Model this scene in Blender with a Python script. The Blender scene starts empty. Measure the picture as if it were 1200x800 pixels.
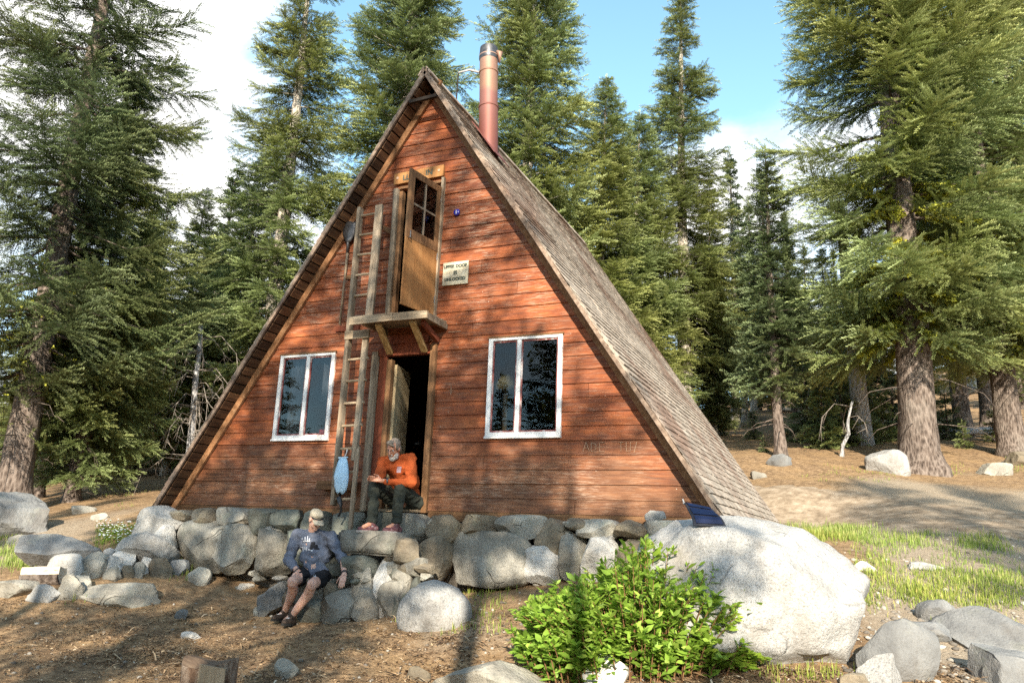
import bpy, bmesh, math, random
import numpy as np
from mathutils import Vector, Matrix, noise as mnoise
SC = bpy.context.scene
COL = SC.collection
R = math.radians
random.seed(7)
rng = np.random.default_rng(7)

# ------------------------------------------------------------------ camera
FPX = 916.64                                  # focal length in pixels of a 1200 px wide photograph
CAM = np.array([5.6562, -9.4524, -0.2727])
YAW, PIT, ROLL = 0.4163, 0.2418, 0.0381
def cam_axes():
    cy, sy, cp, sp = math.cos(YAW), math.sin(YAW), math.cos(PIT), math.sin(PIT)
    f = np.array([-sy*cp, cy*cp, sp]); r = np.array([cy, sy, 0]); u = np.cross(r, f)
    c, s = math.cos(ROLL), math.sin(ROLL)
    return c*r+s*u, -s*r+c*u, f
AXR, AXU, AXF = cam_axes()
def ray(px, py):
    return (px-600)/FPX*AXR+(400-py)/FPX*AXU+AXF
def at(px, py, d):
    """world point seen at photograph pixel px, py at depth d"""
    return CAM+d*ray(px, py)
def aty(px, py, y):
    d = ray(px, py); return CAM+d*(y-CAM[1])/d[1]
cam = bpy.data.objects.new('camera', bpy.data.cameras.new('camera')); COL.objects.link(cam)
cam.data.sensor_width = 36; cam.data.lens = FPX/1200*36; cam.data.clip_end = 3000; cam.data.clip_start = .05
m = Matrix.Identity(4)
for i, a in enumerate((AXR, AXU, -AXF)):
    for j in range(3): m[j][i] = a[j]
m.translation = Vector(CAM)
cam.matrix_world = m
SC.camera = cam

# ------------------------------------------------------------------ tags and mesh building
def tag(o, label=None, cat=None, group=None, kind=None):
    if label: o['label'] = label
    if cat: o['category'] = cat
    if group: o['group'] = group
    if kind: o['kind'] = kind
    return o
def empty(name, loc=(0, 0, 0), label=None, cat=None, group=None):
    o = bpy.data.objects.new(name, None); COL.objects.link(o); o.location = loc
    o.empty_display_size = .1
    return tag(o, label, cat, group)
def copy_tree(o, parent=None):
    c = o.copy(); COL.objects.link(c); c.parent = parent
    for ch in o.children: copy_tree(ch, c)
    return c
def offset(p):
    v = Vector((0, 0, 0))
    while p is not None: v = v+p.location; p = p.parent
    return np.array(v)
def link_mesh(name, V, F, mat, parent=None, loc=None, smooth=False, tone=None, tip=None):
    """V in world coordinates; the object sits at its parent's origin, or at loc"""
    V = np.asarray(V, float).reshape(-1, 3)
    base = offset(parent) if parent is not None else (np.array(loc, float) if loc is not None else np.zeros(3))
    me = bpy.data.meshes.new(name)
    if isinstance(F, np.ndarray):
        k = F.shape[1]; n = len(F)
        me.vertices.add(len(V)); me.vertices.foreach_set('co', (V-base).ravel())
        me.loops.add(n*k); me.loops.foreach_set('vertex_index', F.ravel().astype(np.int32))
        me.polygons.add(n); me.polygons.foreach_set('loop_start', np.arange(0, n*k, k, dtype=np.int32))
        me.polygons.foreach_set('loop_total', np.full(n, k, dtype=np.int32))
        me.update(calc_edges=True)
    else:
        me.from_pydata((V-base).tolist(), [], F); me.update()
    if tone is not None:
        a = me.attributes.new('tone', 'FLOAT', 'POINT'); a.data.foreach_set('value', np.asarray(tone, np.float32))
    if tip is not None:
        a = me.attributes.new('tip', 'FLOAT', 'POINT'); a.data.foreach_set('value', np.asarray(tip, np.float32))
    if smooth: me.polygons.foreach_set('use_smooth', np.ones(len(me.polygons), bool))
    if mat: me.materials.append(mat)
    o = bpy.data.objects.new(name, me); COL.objects.link(o)
    if parent is not None: o.parent = parent
    elif loc is not None: o.location = loc
    return o
def unit(v):
    v = np.asarray(v, float); return v/(np.linalg.norm(v)+1e-12)
def frame(d, up=(0, 0, 1)):
    d = unit(d); up = np.asarray(up, float)
    if abs(np.dot(d, unit(up))) > .98: up = np.array([0, 1., 0])
    a = unit(np.cross(up, d)); b = np.cross(d, a)
    return d, a, b
class MB:
    def __init__(s): s.v = []; s.f = []; s.t = []
    def add(s, V, F, tone=.5):
        n = len(s.v); s.v.extend([tuple(p) for p in V]); s.f.extend([tuple(i+n for i in f) for f in F])
        s.t.extend([tone]*len(V)); return s
    def hexa(s, P, tone=.5):
        """8 corners: bottom four then top four, same turn"""
        return s.add(P, [(3, 2, 1, 0), (4, 5, 6, 7), (0, 1, 5, 4), (1, 2, 6, 5), (2, 3, 7, 6), (3, 0, 4, 7)], tone)
    def box(s, x0, x1, y0, y1, z0, z1, tone=.5):
        return s.hexa([(x0, y0, z0), (x1, y0, z0), (x1, y1, z0), (x0, y1, z0), (x0, y0, z1), (x1, y0, z1), (x1, y1, z1), (x0, y1, z1)], tone)
    def bar(s, p0, p1, w, t, up=(0, 0, 1), tone=.5, w1=None, wob=0):
        """rectangular bar; w across (a), t along b"""
        p0 = np.asarray(p0, float); p1 = np.asarray(p1, float)
        d, a, b = frame(p1-p0, up); w1 = w1 or w
        P = []
        for p, ww in ((p0, w), (p1, w1)):
            for sa, sb in ((-1, -1), (1, -1), (1, 1), (-1, 1)): P.append(p+a*sa*ww/2+b*sb*t/2)
        return s.add(P, [(3, 2, 1, 0), (4, 5, 6, 7), (0, 1, 5, 4), (1, 2, 6, 5), (2, 3, 7, 6), (3, 0, 4, 7)], tone)
    def tube(s, pts, rad, n=10, tone=.5, caps=True, up=(0, 0, 1)):
        pts = [np.asarray(p, float) for p in pts]
        if np.isscalar(rad): rad = [rad]*len(pts)
        V = []; F = []
        for i, p in enumerate(pts):
            d = pts[min(i+1, len(pts)-1)]-pts[max(i-1, 0)]
            _, a, b = frame(d, up)
            for k in range(n):
                th = 2*math.pi*k/n; V.append(p+(a*math.cos(th)+b*math.sin(th))*rad[i])
        for i in range(len(pts)-1):
            for k in range(n):
                F.append((i*n+k, i*n+(k+1) % n, (i+1)*n+(k+1) % n, (i+1)*n+k))
        if caps:
            F.append(tuple(range(n))[::-1]); F.append(tuple(range((len(pts)-1)*n, len(pts)*n)))
        return s.add(V, F, tone)
    def build(s, name, mat, parent=None, loc=None, smooth=False, bevel=0):
        o = link_mesh(name, s.v, s.f, mat, parent, loc, smooth, s.t)
        if bevel:
            b = o.modifiers.new('edge', 'BEVEL'); b.width = bevel; b.segments = 2; b.limit_method = 'ANGLE'
        return o

# ------------------------------------------------------------------ materials
class NT:
    def __init__(s, name):
        s.m = bpy.data.materials.new(name); s.m.use_nodes = True
        s.t = s.m.node_tree; s.n = s.t.nodes; s.b = s.n['Principled BSDF']
    def new(s, typ, **kw):
        x = s.n.new(typ)
        for k, v in kw.items(): setattr(x, k, v)
        return x
    def link(s, a, b): s.t.links.new(a, b)
    def put(s, sock, v):
        if hasattr(v, 'is_output') or isinstance(v, bpy.types.NodeSocket): s.link(v, sock)
        else: sock.default_value = v
    def coord(s, scale=(1, 1, 1), which='Object'):
        c = s.new('ShaderNodeTexCoord'); mp = s.new('ShaderNodeMapping')
        s.link(c.outputs[which], mp.inputs[0])
        mp.inputs['Scale'].default_value = scale if not np.isscalar(scale) else (scale,)*3
        return mp.outputs[0]
    def noise(s, vec, scale=5, detail=6, rough=.6, dist=0):
        x = s.new('ShaderNodeTexNoise'); s.link(vec, x.inputs['Vector'])
        x.inputs['Scale'].default_value = scale; x.inputs['Detail'].default_value = detail
        x.inputs['Roughness'].default_value = rough; x.inputs['Distortion'].default_value = dist
        return x.outputs['Fac']
    def voro(s, vec, scale=5, feature='F1', out='Distance'):
        x = s.new('ShaderNodeTexVoronoi', feature=feature); s.link(vec, x.inputs['Vector'])
        x.inputs['Scale'].default_value = scale
        return x.outputs[out]
    def ramp(s, fac, stops, interp='LINEAR'):
        x = s.new('ShaderNodeValToRGB'); s.link(fac, x.inputs[0]); cr = x.color_ramp; cr.interpolation = interp
        while len(cr.elements) < len(stops): cr.elements.new(.5)
        for e, (p, c) in zip(cr.elements, stops):
            e.position = p; e.color = tuple(c)+(1,) if not np.isscalar(c) else (c, c, c, 1)
        return x.outputs[0]
    def mix(s, fac, a, b, mode='MIX'):
        x = s.new('ShaderNodeMix', data_type='RGBA', blend_type=mode)
        s.put(x.inputs[0], fac)
        for k, v in ((6, a), (7, b)):
            if isinstance(v, (tuple, list)): v = tuple(v)+(1,) if len(v) == 3 else tuple(v)
            s.put(x.inputs[k], v)
        return x.outputs[2]
    def math(s, op, a, b=0., clamp=False):
        x = s.new('ShaderNodeMath', operation=op); x.use_clamp = clamp
        s.put(x.inputs[0], a); s.put(x.inputs[1], b); return x.outputs[0]
    def attr(s, name):
        return s.new('ShaderNodeAttribute', attribute_name=name).outputs['Fac']
    def bump(s, h, strength=.4, dist=.02):
        x = s.new('ShaderNodeBump'); s.link(h, x.inputs['Height'])
        x.inputs['Strength'].default_value = strength; x.inputs['Distance'].default_value = dist
        s.link(x.outputs[0], s.b.inputs['Normal'])
    def gray(s, v):
        x = s.new('ShaderNodeCombineColor'); 
        for i in range(3): s.put(x.inputs[i], v)
        return x.outputs[0]
    def tone(s, col, amt):
        """per piece brightness 1-amt .. 1+amt from the tone attribute"""
        f = s.math('ADD', s.math('MULTIPLY', s.attr('tone'), 2*amt), 1-amt)
        return s.mix(1., col, s.gray(f), 'MULTIPLY')
    def done(s, col, rough=.8, spec=.3, metal=0.):
        s.put(s.b.inputs['Base Color'], col if not isinstance(col, tuple) else col+(1,))
        s.put(s.b.inputs['Roughness'], rough); s.b.inputs['Specular IOR Level'].default_value = spec
        s.b.inputs['Metallic'].default_value = metal
        return s.m
def mat(name, stops, scale=6, stretch=(1, 1, 1), rough=.85, bump=.4, bdist=.01, tone=0., spec=.3, metal=0, detail=6, bscale=None, nrough=.62):
    t = NT(name); v = t.coord(stretch); n = t.noise(v, scale, detail, nrough)
    c = t.ramp(n, stops)
    if tone: c = t.tone(c, tone)
    if bump: t.bump(t.noise(v, bscale or scale*3, 8, .65), bump, bdist)
    return t.done(c, rough, spec, metal)
def plain(name, col, rough=.6, spec=.4, metal=0, bump=0):
    t = NT(name)
    if bump: t.bump(t.noise(t.coord(), 60, 5), bump, .004)
    return t.done(col, rough, spec, metal)

MT = {}
def wood(name, a, b, c, axis=2, tone=.25, scale=3.):
    st = [7., 7., 7.]; st[axis] = .6
    return mat(name, [(.25, a), (.5, b), (.75, c)], scale, tuple(st), .85, .5, .006, tone)
MT['wood_gray'] = wood('weathered_gray_wood', (.09, .065, .045), (.25, .19, .13), (.42, .34, .25))
MT['wood_gray_x'] = wood('weathered_gray_wood_flat', (.10, .07, .045), (.27, .2, .13), (.45, .36, .25), 0)
MT['wood_brown'] = wood('brown_wood', (.07, .035, .016), (.17, .085, .038), (.29, .16, .075))
MT['wood_brown_x'] = wood('brown_wood_flat', (.07, .035, .016), (.17, .085, .038), (.29, .16, .075), 0)
MT['wood_red'] = wood('red_stained_wood', (.10, .025, .012), (.2, .052, .024), (.3, .085, .04))
MT['ply'] = wood('varnished_plywood', (.2, .085, .028), (.31, .145, .05), (.4, .21, .085), 2, .1, 1.5)
MT['ply_pale'] = wood('pale_plywood', (.35, .25, .14), (.5, .38, .22), (.62, .5, .32), 2, .1, 1.5)
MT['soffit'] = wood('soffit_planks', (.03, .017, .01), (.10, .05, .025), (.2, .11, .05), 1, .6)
MT['white'] = mat('flaking_white_paint', [(.27, (.4, .27, .22)), (.35, (.66, .63, .6)), (.55, (.78, .77, .75)), (.75, (.83, .83, .82))], 5, (1, 1, .5), .6, .3, .004)
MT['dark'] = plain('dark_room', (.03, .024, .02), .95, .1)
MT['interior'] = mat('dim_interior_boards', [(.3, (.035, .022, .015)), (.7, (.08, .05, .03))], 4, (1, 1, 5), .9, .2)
MT['steel'] = mat('dark_steel', [(.3, (.035, .035, .04)), (.7, (.12, .12, .125))], 14, (1, 1, 1), .45, .15, .003, 0, .5, .6)
MT['galv'] = mat('galvanised_rod', [(.3, (.4, .4, .4)), (.7, (.62, .6, .58))], 12, (1, 1, 1), .4, .1, .002, 0, .5, .7)

def m_siding():
    t = NT('red_stained_siding')
    v = t.coord((1, 1, 1)); vs = t.coord((.8, 6, 9)); 
    grain = t.noise(vs, 3.2, 8, .65)
    c = t.ramp(grain, [(.22, (.05, .016, .007)), (.45, (.18, .045, .013)), (.62, (.265, .075, .022)), (.82, (.36, .135, .052))])
    c = t.tone(c, .34)
    sx = t.new('ShaderNodeSeparateXYZ'); t.link(v, sx.inputs[0]); z = sx.outputs[2]
    big = t.noise(v, 1.1, 4, .55)
    # bleached brown boards low on the wall where splash has taken the stain
    low = t.math('SUBTRACT', 1.25, t.math('DIVIDE', z, 1.0)); low = t.math('ADD', low, t.math('MULTIPLY', t.math('SUBTRACT', big, .5), 2.2), True)
    brown = t.ramp(grain, [(.25, (.05, .026, .014)), (.55, (.15, .085, .045)), (.8, (.27, .17, .10))])
    c = t.mix(t.math('MULTIPLY', low, .62), c, brown)
    # dark weather blotches
    blot = t.ramp(t.noise(t.coord((1, 1, 1.6)), 1.7, 7, .7), [(.5, 0), (.68, 1)])
    c = t.mix(t.math('MULTIPLY', blot, .45), c, (.075, .024, .014))
    # scuffed pale paint: short streaks along the boards
    w1 = t.noise(t.coord((2.2, 10, 26)), 3., 6, .75)
    w2 = t.noise(t.coord((1, 1, 1)), 1.3, 3, .5)
    band = t.ramp(z, [(0, 0), (.06, 1), (.13, .3), (.3, .1), (.5, .25), (.62, 1), (.76, .55), (.9, .4), (1, .3)])
    zz = t.math('DIVIDE', z, 6.0)
    band = t.ramp(zz, [(0, .25), (.05, .75), (.15, .3), (.33, .35), (.5, .75), (.62, 1), (.78, .8), (.9, .5)])
    k = t.math('MULTIPLY', t.ramp(w1, [(.5, 0), (.63, 1)]), t.ramp(w2, [(.36, 0), (.56, 1)]))
    k = t.math('MULTIPLY', k, band)
    c = t.mix(t.math('MULTIPLY', k, .85), c, (.44, .31, .22))
    # nail scars and chips
    chip = t.ramp(t.voro(t.coord((1, 1, 1)), 9.), [(0, 1), (.045, 1), (.07, 0)])
    chip = t.math('MULTIPLY', chip, t.ramp(t.noise(v, 2.3, 2), [(.5, 0), (.6, 1)]))
    c = t.mix(t.math('MULTIPLY', chip, .7), c, (.62, .5, .38))
    h = t.math('ADD', grain, t.math('MULTIPLY', w1, .4))
    t.bump(h, .55, .008)
    return t.done(c, t.ramp(grain, [(.2, .6), (.8, .85)]), .35)
MT['siding'] = m_siding()
def m_shingle():
    t = NT('weathered_wood_shingles')
    g = t.noise(t.coord((9, 1.2, 1.2)), 2.5, 8, .7)       # grain runs down the slope
    c = t.ramp(g, [(.25, (.14, .108, .085)), (.5, (.31, .26, .21)), (.75, (.44, .385, .325))])
    b = t.noise(t.coord((.5, .5, .5)), 1.2, 5, .6)
    c = t.mix(t.ramp(b, [(.45, 0), (.62, .75)]), c, t.ramp(g, [(.25, (.07, .038, .026)), (.6, (.2, .115, .08)), (.8, (.33, .22, .16))]))
    c = t.tone(c, .28); t.bump(g, .5, .006)
    return t.done(c, .9, .2)
MT['shingle'] = m_shingle()
def m_stone(name, a, b, c, speck=.5, lichen=(.25, .24, .13), lic=.35, scale=1.6, stain=None, dirty=None):
    t = NT(name); v = t.coord()
    big = t.noise(v, scale, 7, .62, .4)
    col = t.ramp(big, [(.28, a), (.5, b), (.72, c)])
    sp = t.noise(v, 55, 3, .7)
    col = t.mix(t.math('MULTIPLY', t.ramp(sp, [(.52, 0), (.6, 1)]), speck*.6), col, (.07, .07, .072))
    col = t.mix(t.math('MULTIPLY', t.ramp(t.noise(v, 42, 2, .6), [(.58, 0), (.66, 1)]), speck*.45 if speck > .6 else speck*.12), col, (.66, .65, .62))
    li = t.ramp(t.noise(v, 3.1, 8, .7), [(.54, 0), (.66, 1)])
    col = t.mix(t.math('MULTIPLY', li, lic), col, lichen)
    st = t.ramp(t.noise(t.coord((1, 1, .35)), 2.4, 6, .65), [(.52, 0), (.68, 1)])
    col = t.mix(t.math('MULTIPLY', st, .5), col, stain or (.12, .105, .09))
    rnd = t.new('ShaderNodeObjectInfo').outputs['Random']
    col = t.mix(1., col, t.gray(t.math('ADD', t.math('MULTIPLY', rnd, .6), .7)), 'MULTIPLY')
    wv = t.new('ShaderNodeMix', data_type='VECTOR'); wv.inputs[0].default_value = .22; t.link(v, wv.inputs[4])
    nz = t.new('ShaderNodeTexNoise'); t.link(v, nz.inputs['Vector']); nz.inputs['Scale'].default_value = 2.2; t.link(nz.outputs['Color'], wv.inputs[5])
    ck = t.ramp(t.voro(wv.outputs[1], 1.3 if name == 'pale_granite' else 2.3, 'DISTANCE_TO_EDGE'), [(0, 0), (.014, 1)])
    ckm = t.math('MULTIPLY', t.ramp(t.noise(v, 1.9, 4), [(.54, 0), (.6, 1)]), .55 if name == 'pale_granite' else .8)
    crack = t.math('MULTIPLY', t.math('SUBTRACT', 1., ck), ckm)
    col = t.mix(t.math('MULTIPLY', crack, .6), col, (.05, .045, .04))
    h = t.math('SUBTRACT', t.math('ADD', t.noise(v, 7, 9, .68), t.math('MULTIPLY', sp, .12)), t.math('MULTIPLY', crack, .5))
    t.bump(h, 1., .05)
    return t.done(col, .92, .2)
MT['granite'] = m_stone('pale_granite', (.25, .24, .225), (.40, .39, .37), (.5, .49, .465), .7, (.27, .26, .235), .45, 1.2, (.2, .17, .14))
MT['stone'] = m_stone('gray_fieldstone', (.16, .148, .122), (.32, .298, .25), (.48, .45, .385), .45, (.2, .225, .17), .4)
MT['stone_dark'] = m_stone('dark_green_stone', (.07, .074, .062), (.145, .15, .125), (.24, .24, .2), .3, (.14, .2, .15), .4)
MT['stone_tan'] = m_stone('tan_fieldstone', (.12, .095, .065), (.23, .19, .135), (.35, .3, .23), .3, (.3, .27, .15), .3)
MT['stone_white'] = m_stone('bleached_granite', (.32, .31, .285), (.5, .48, .445), (.62, .6, .56), .35, (.45, .42, .33), .25)
MT['stone_blue'] = m_stone('bluish_rock', (.10, .10, .10), (.19, .19, .185), (.3, .298, .285), .3, (.26, .27, .2), .3)
MT['mortar'] = mat('old_mortar', [(.3, (.07, .06, .05)), (.7, (.2, .175, .145))], 5, (1, 1, 1), .95, .8, .03)
def m_bark(name, a, b, c):
    t = NT(name); v = t.coord((9, 9, 2.6)); n = t.noise(v, 2.4, 9, .72, .15)
    vo = t.voro(t.coord((17, 17, 5)), 1., 'F1')
    h = t.math('ADD', n, t.math('MULTIPLY', vo, .6))
    col = t.ramp(h, [(.45, a), (.72, b), (1., c)])
    col = t.mix(t.math('MULTIPLY', t.ramp(t.noise(t.coord(), 1.3, 5), [(.5, 0), (.7, 1)]), .35), col, (.3, .27, .23))
    t.bump(h, 1., .05)
    return t.done(col, .95, .15)
MT['bark'] = m_bark('furrowed_fir_bark', (.03, .022, .018), (.115, .088, .072), (.23, .185, .155))
MT['bark_pale'] = m_bark('pale_upper_bark', (.12, .10, .08), (.36, .31, .255), (.5, .45, .38))
MT['bark_dead'] = m_bark('silvery_dead_bark', (.14, .14, .145), (.32, .32, .33), (.48, .47, .46))
def m_leaf(name, inner, mid, tipc, trans=.25, var=.35, rough=.55, spec=.3):
    t = NT(name)
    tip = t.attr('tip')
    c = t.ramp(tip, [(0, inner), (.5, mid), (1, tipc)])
    rnd = t.new('ShaderNodeObjectInfo').outputs['Random']
    g = t.new('ShaderNodeNewGeometry')
    n = t.noise(g.outputs['Position'], .55, 4, .6)
    f = t.math('ADD', t.math('MULTIPLY', t.math('ADD', t.math('MULTIPLY', n, 1.3), t.math('MULTIPLY', rnd, .6)), var), 1-var*.9)
    c = t.mix(1., c, t.gray(f), 'MULTIPLY')
    c = t.tone(c, .3)
    hue = t.mix(t.math('MULTIPLY', t.ramp(t.noise(g.outputs['Position'], .23, 2), [(.42, 0), (.62, 1)]), .45), c, t.mix(1., c, (1.35, 1.05, .6), 'MULTIPLY'))
    t.done(hue, rough, spec)
    tr = t.new('ShaderNodeBsdfTranslucent'); t.link(hue, tr.inputs[0])
    ms = t.new('ShaderNodeMixShader'); ms.inputs[0].default_value = trans
    t.link(t.b.outputs[0], ms.inputs[1]); t.link(tr.outputs[0], ms.inputs[2])
    out = [x for x in t.n if x.type == 'OUTPUT_MATERIAL'][0]; t.link(ms.outputs[0], out.inputs[0])
    return t.m
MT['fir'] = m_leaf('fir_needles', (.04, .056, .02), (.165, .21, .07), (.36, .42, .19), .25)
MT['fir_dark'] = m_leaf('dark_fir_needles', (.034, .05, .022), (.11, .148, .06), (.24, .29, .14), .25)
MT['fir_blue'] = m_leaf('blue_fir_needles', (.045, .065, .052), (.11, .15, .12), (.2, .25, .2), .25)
MT['lichen'] = m_leaf('yellow_lichen', (.3, .34, .035), (.42, .46, .06), (.52, .56, .11), .3)
MT['bush'] = m_leaf('bright_broad_leaves', (.14, .25, .035), (.26, .43, .06), (.46, .6, .13), .4, .35, .5, .3)
MT['grass'] = m_leaf('meadow_grass', (.15, .22, .04), (.24, .33, .07), (.46, .44, .18), .35)
MT['litter'] = None

# ------------------------------------------------------------------ light
SUN_AZ, SUN_EL = R(22), R(24)               # azimuth off the cabin's front, towards its right
SV = np.array([math.cos(SUN_EL)*math.sin(SUN_AZ), -math.cos(SUN_EL)*math.cos(SUN_AZ), math.sin(SUN_EL)])
sl = bpy.data.lights.new('sun', 'SUN'); sl.energy = 5.0; sl.angle = R(.53); sl.color = (1., .9, .74)
so = bpy.data.objects.new('sun', sl); COL.objects.link(so)
so.rotation_euler = Vector(SV).to_track_quat('Z', 'Y').to_euler(); so.location = (10, -30, 30)
W = bpy.data.worlds.new('World'); SC.world = W; W.use_nodes = True
wt = W.node_tree; wn = wt.nodes; bg = wn['Background']
sky = wn.new('ShaderNodeTexSky'); sky.sky_type = 'NISHITA'; sky.sun_disc = False
sky.sun_elevation = SUN_EL; sky.sun_rotation = math.atan2(SV[0], SV[1]); sky.altitude = 2000; sky.air_density = 1.; sky.ozone_density = 1.0; sky.dust_density = .6
bg.inputs[1].default_value = .12
tc = wn.new('ShaderNodeTexCoord')
def wnode(t, **k):
    x = wn.new(t)
    for a, b in k.items(): setattr(x, a, b)
    return x
wl = wt.links.new
gam = wnode('ShaderNodeHueSaturation'); gam.inputs['Saturation'].default_value = .98; gam.inputs['Hue'].default_value = .475; gam.inputs['Value'].default_value = 1.55
wl(sky.outputs[0], gam.inputs['Color']); wl(gam.outputs[0], bg.inputs[0])
mp = wnode('ShaderNodeMapping'); mp.inputs['Scale'].default_value = (1, 1, 2.2); wl(tc.outputs['Generated'], mp.inputs[0])
ns = wnode('ShaderNodeTexNoise'); ns.inputs['Scale'].default_value = 3.4; ns.inputs['Detail'].default_value = 9; ns.inputs['Roughness'].default_value = .58; ns.inputs['Distortion'].default_value = .3
wl(mp.outputs[0], ns.inputs['Vector'])
def bias(px, py, gain, lo, hi):
    """a bank of cloud round the direction of a photograph pixel"""
    d = wnode('ShaderNodeVectorMath', operation='DOT_PRODUCT'); wl(tc.outputs['Generated'], d.inputs[0]); d.inputs[1].default_value = tuple(unit(ray(px, py)))
    r = wnode('ShaderNodeMapRange', interpolation_type='SMOOTHSTEP'); wl(d.outputs['Value'], r.inputs['Value'])
    r.inputs['From Min'].default_value = lo; r.inputs['From Max'].default_value = hi; r.inputs['To Max'].default_value = gain
    return r.outputs[0]
def wadd(a, b, op='ADD'):
    x = wnode('ShaderNodeMath', operation=op)
    for i, v in enumerate((a, b)):
        if np.isscalar(v): x.inputs[i].default_value = v
        else: wl(v, x.inputs[i])
    return x.outputs[0]
dens = ns.outputs['Fac']
for args in ((0, 240, .38, .89, .985), (930, 300, .3, .965, .995), (620, 330, .16, .97, .995)): dens = wadd(dens, bias(*args))
bk = wnode('ShaderNodeVectorMath', operation='DOT_PRODUCT'); wl(tc.outputs['Generated'], bk.inputs[0]); bk.inputs[1].default_value = tuple(unit(-AXF*.8+AXR*-.3+np.array([0, 0, .75])))  # unseen cloud bank added behind the camera to whiten the fill light
bkr = wnode('ShaderNodeMapRange', interpolation_type='SMOOTHSTEP'); wl(bk.outputs['Value'], bkr.inputs['Value']); bkr.inputs['From Min'].default_value = .2; bkr.inputs['From Max'].default_value = .9; bkr.inputs['To Max'].default_value = .26
dens = wadd(dens, bkr.outputs[0])
cr = wnode('ShaderNodeMapRange', interpolation_type='SMOOTHSTEP'); wl(dens, cr.inputs['Value'])
cr.inputs['From Min'].default_value = .6; cr.inputs['From Max'].default_value = .95
bg2 = wnode('ShaderNodeBackground'); bg2.inputs[0].default_value = (1., .985, .96, 1); n2 = wnode('ShaderNodeTexNoise'); n2.inputs['Scale'].default_value = 6.5; n2.inputs['Detail'].default_value = 7; wl(mp.outputs[0], n2.inputs['Vector'])
wl(wadd(wadd(n2.outputs['Fac'], 1.0, 'MULTIPLY'), .2), bg2.inputs[1])
mxs = wnode('ShaderNodeMixShader'); wl(cr.outputs[0], mxs.inputs[0]); wl(bg.outputs[0], mxs.inputs[1]); wl(bg2.outputs[0], mxs.inputs[2])
wl(mxs.outputs[0], wn['World Output'].inputs[0])
SC.view_settings.view_transform = 'Standard'; SC.view_settings.look = 'None'; SC.view_settings.gamma = 1
SC.view_settings.use_curve_mapping = False; SC.view_settings.exposure = 1.28
SC.render.engine = 'CYCLES'
SC.cycles.sample_clamp_indirect = 3.; W.cycles.sampling_method = 'MANUAL'; W.cycles.sample_map_resolution = 512
SC.cycles.max_bounces = 6; SC.cycles.diffuse_bounces = 4; SC.cycles.transmission_bounces = 4; SC.cycles.transparent_max_bounces = 4
SC.cycles.use_denoising = False; SC.cycles.caustics_reflective = False; SC.cycles.caustics_refractive = False
# ------------------------------------------------------------------ terrain
GP = []                                        # photograph pixel and depth of points on the ground
for px, py, d in [(250, 690, 11.0), (330, 702, 10.6), (450, 715, 9.9), (560, 692, 9.5), (640, 691, 9.15), (720, 690, 8.85),
                  (600, 800, 7.0), (300, 790, 7.1), (0, 800, 7.2), (820, 790, 6.6), (1000, 790, 6.6), (1200, 800, 6.9),
                  (0, 715, 9.6), (100, 695, 10.2), (60, 640, 12.7), (20, 610, 16), (82, 590, 19), (180, 590, 15.5), (200, 560, 24), (150, 520, 38), (60, 540, 32),
                  (1100, 760, 7.6), (1100, 700, 9.0), (1000, 680, 9.4), (1100, 640, 11.5), (950, 630, 12.5), (1100, 600, 14.5), (1200, 650, 11.2), (1200, 600, 15.0),
                  (1080, 555, 20), (930, 580, 16.8), (915, 535, 21), (1180, 530, 23), (1100, 500, 33), (900, 480, 40), (1000, 505, 31)]:
    GP.append(at(px, py, d))
for x, y, z in [(-4.6, .2, -.35), (-4.7, 3, -.1), (-4.7, 7.3, .2), (0, 8.2, .35), (4.6, 1.2, -.3), (4.7, 4, -.05), (4.6, 7.4, .2), (0, 3, -.6), (-2, 3, -.6), (2, 3, -.6),
                (5.66, -9.45, -1.8), (0, -12, -2.0), (12, -10, -1.7), (5, -20, -2.2), (20, -22, -2.0), (-14, -14, -2.1), (-20, 0, -1.0), (24, -2, .3),
                (26, 22, 5.0), (-24, 24, 1.8), (0, 40, 7.), (-30, 45, 5.0), (25, 50, 13.0), (0, 60, 12.0), (45, 45, 15.0), (-40, 10, -.2), (40, 10, 3.0)]:
    GP.append(np.array([x, y, z]))
GP = np.array(GP)
def _tps():
    P = GP[:, :2]; n = len(P)
    r = np.linalg.norm(P[:, None]-P[None], axis=2)
    K = np.where(r > 1e-9, r**2*np.log(r+1e-9), 0)+np.eye(n)*.6
    A = np.zeros((n+3, n+3)); A[:n, :n] = K; A[:n, n] = 1; A[:n, n+1:] = P; A[n:, :n] = A[:n, n:].T
    return np.linalg.solve(A, np.concatenate([GP[:, 2], np.zeros(3)]))
TPS = _tps()
def fnoise(X, Y, s, seed=0):
    """cheap smooth value noise"""
    x = X*s+seed*17.3; y = Y*s+seed*9.1
    xi = np.floor(x); yi = np.floor(y); u = x-xi; v = y-yi
    u = u*u*(3-2*u); v = v*v*(3-2*v)
    h = lambda a, b: np.modf(np.abs(np.sin(a*127.1+b*311.7+seed)*43758.5453))[0]
    return (h(xi, yi)*(1-u)+h(xi+1, yi)*u)*(1-v)+(h(xi, yi+1)*(1-u)+h(xi+1, yi+1)*u)*v-.5
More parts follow.
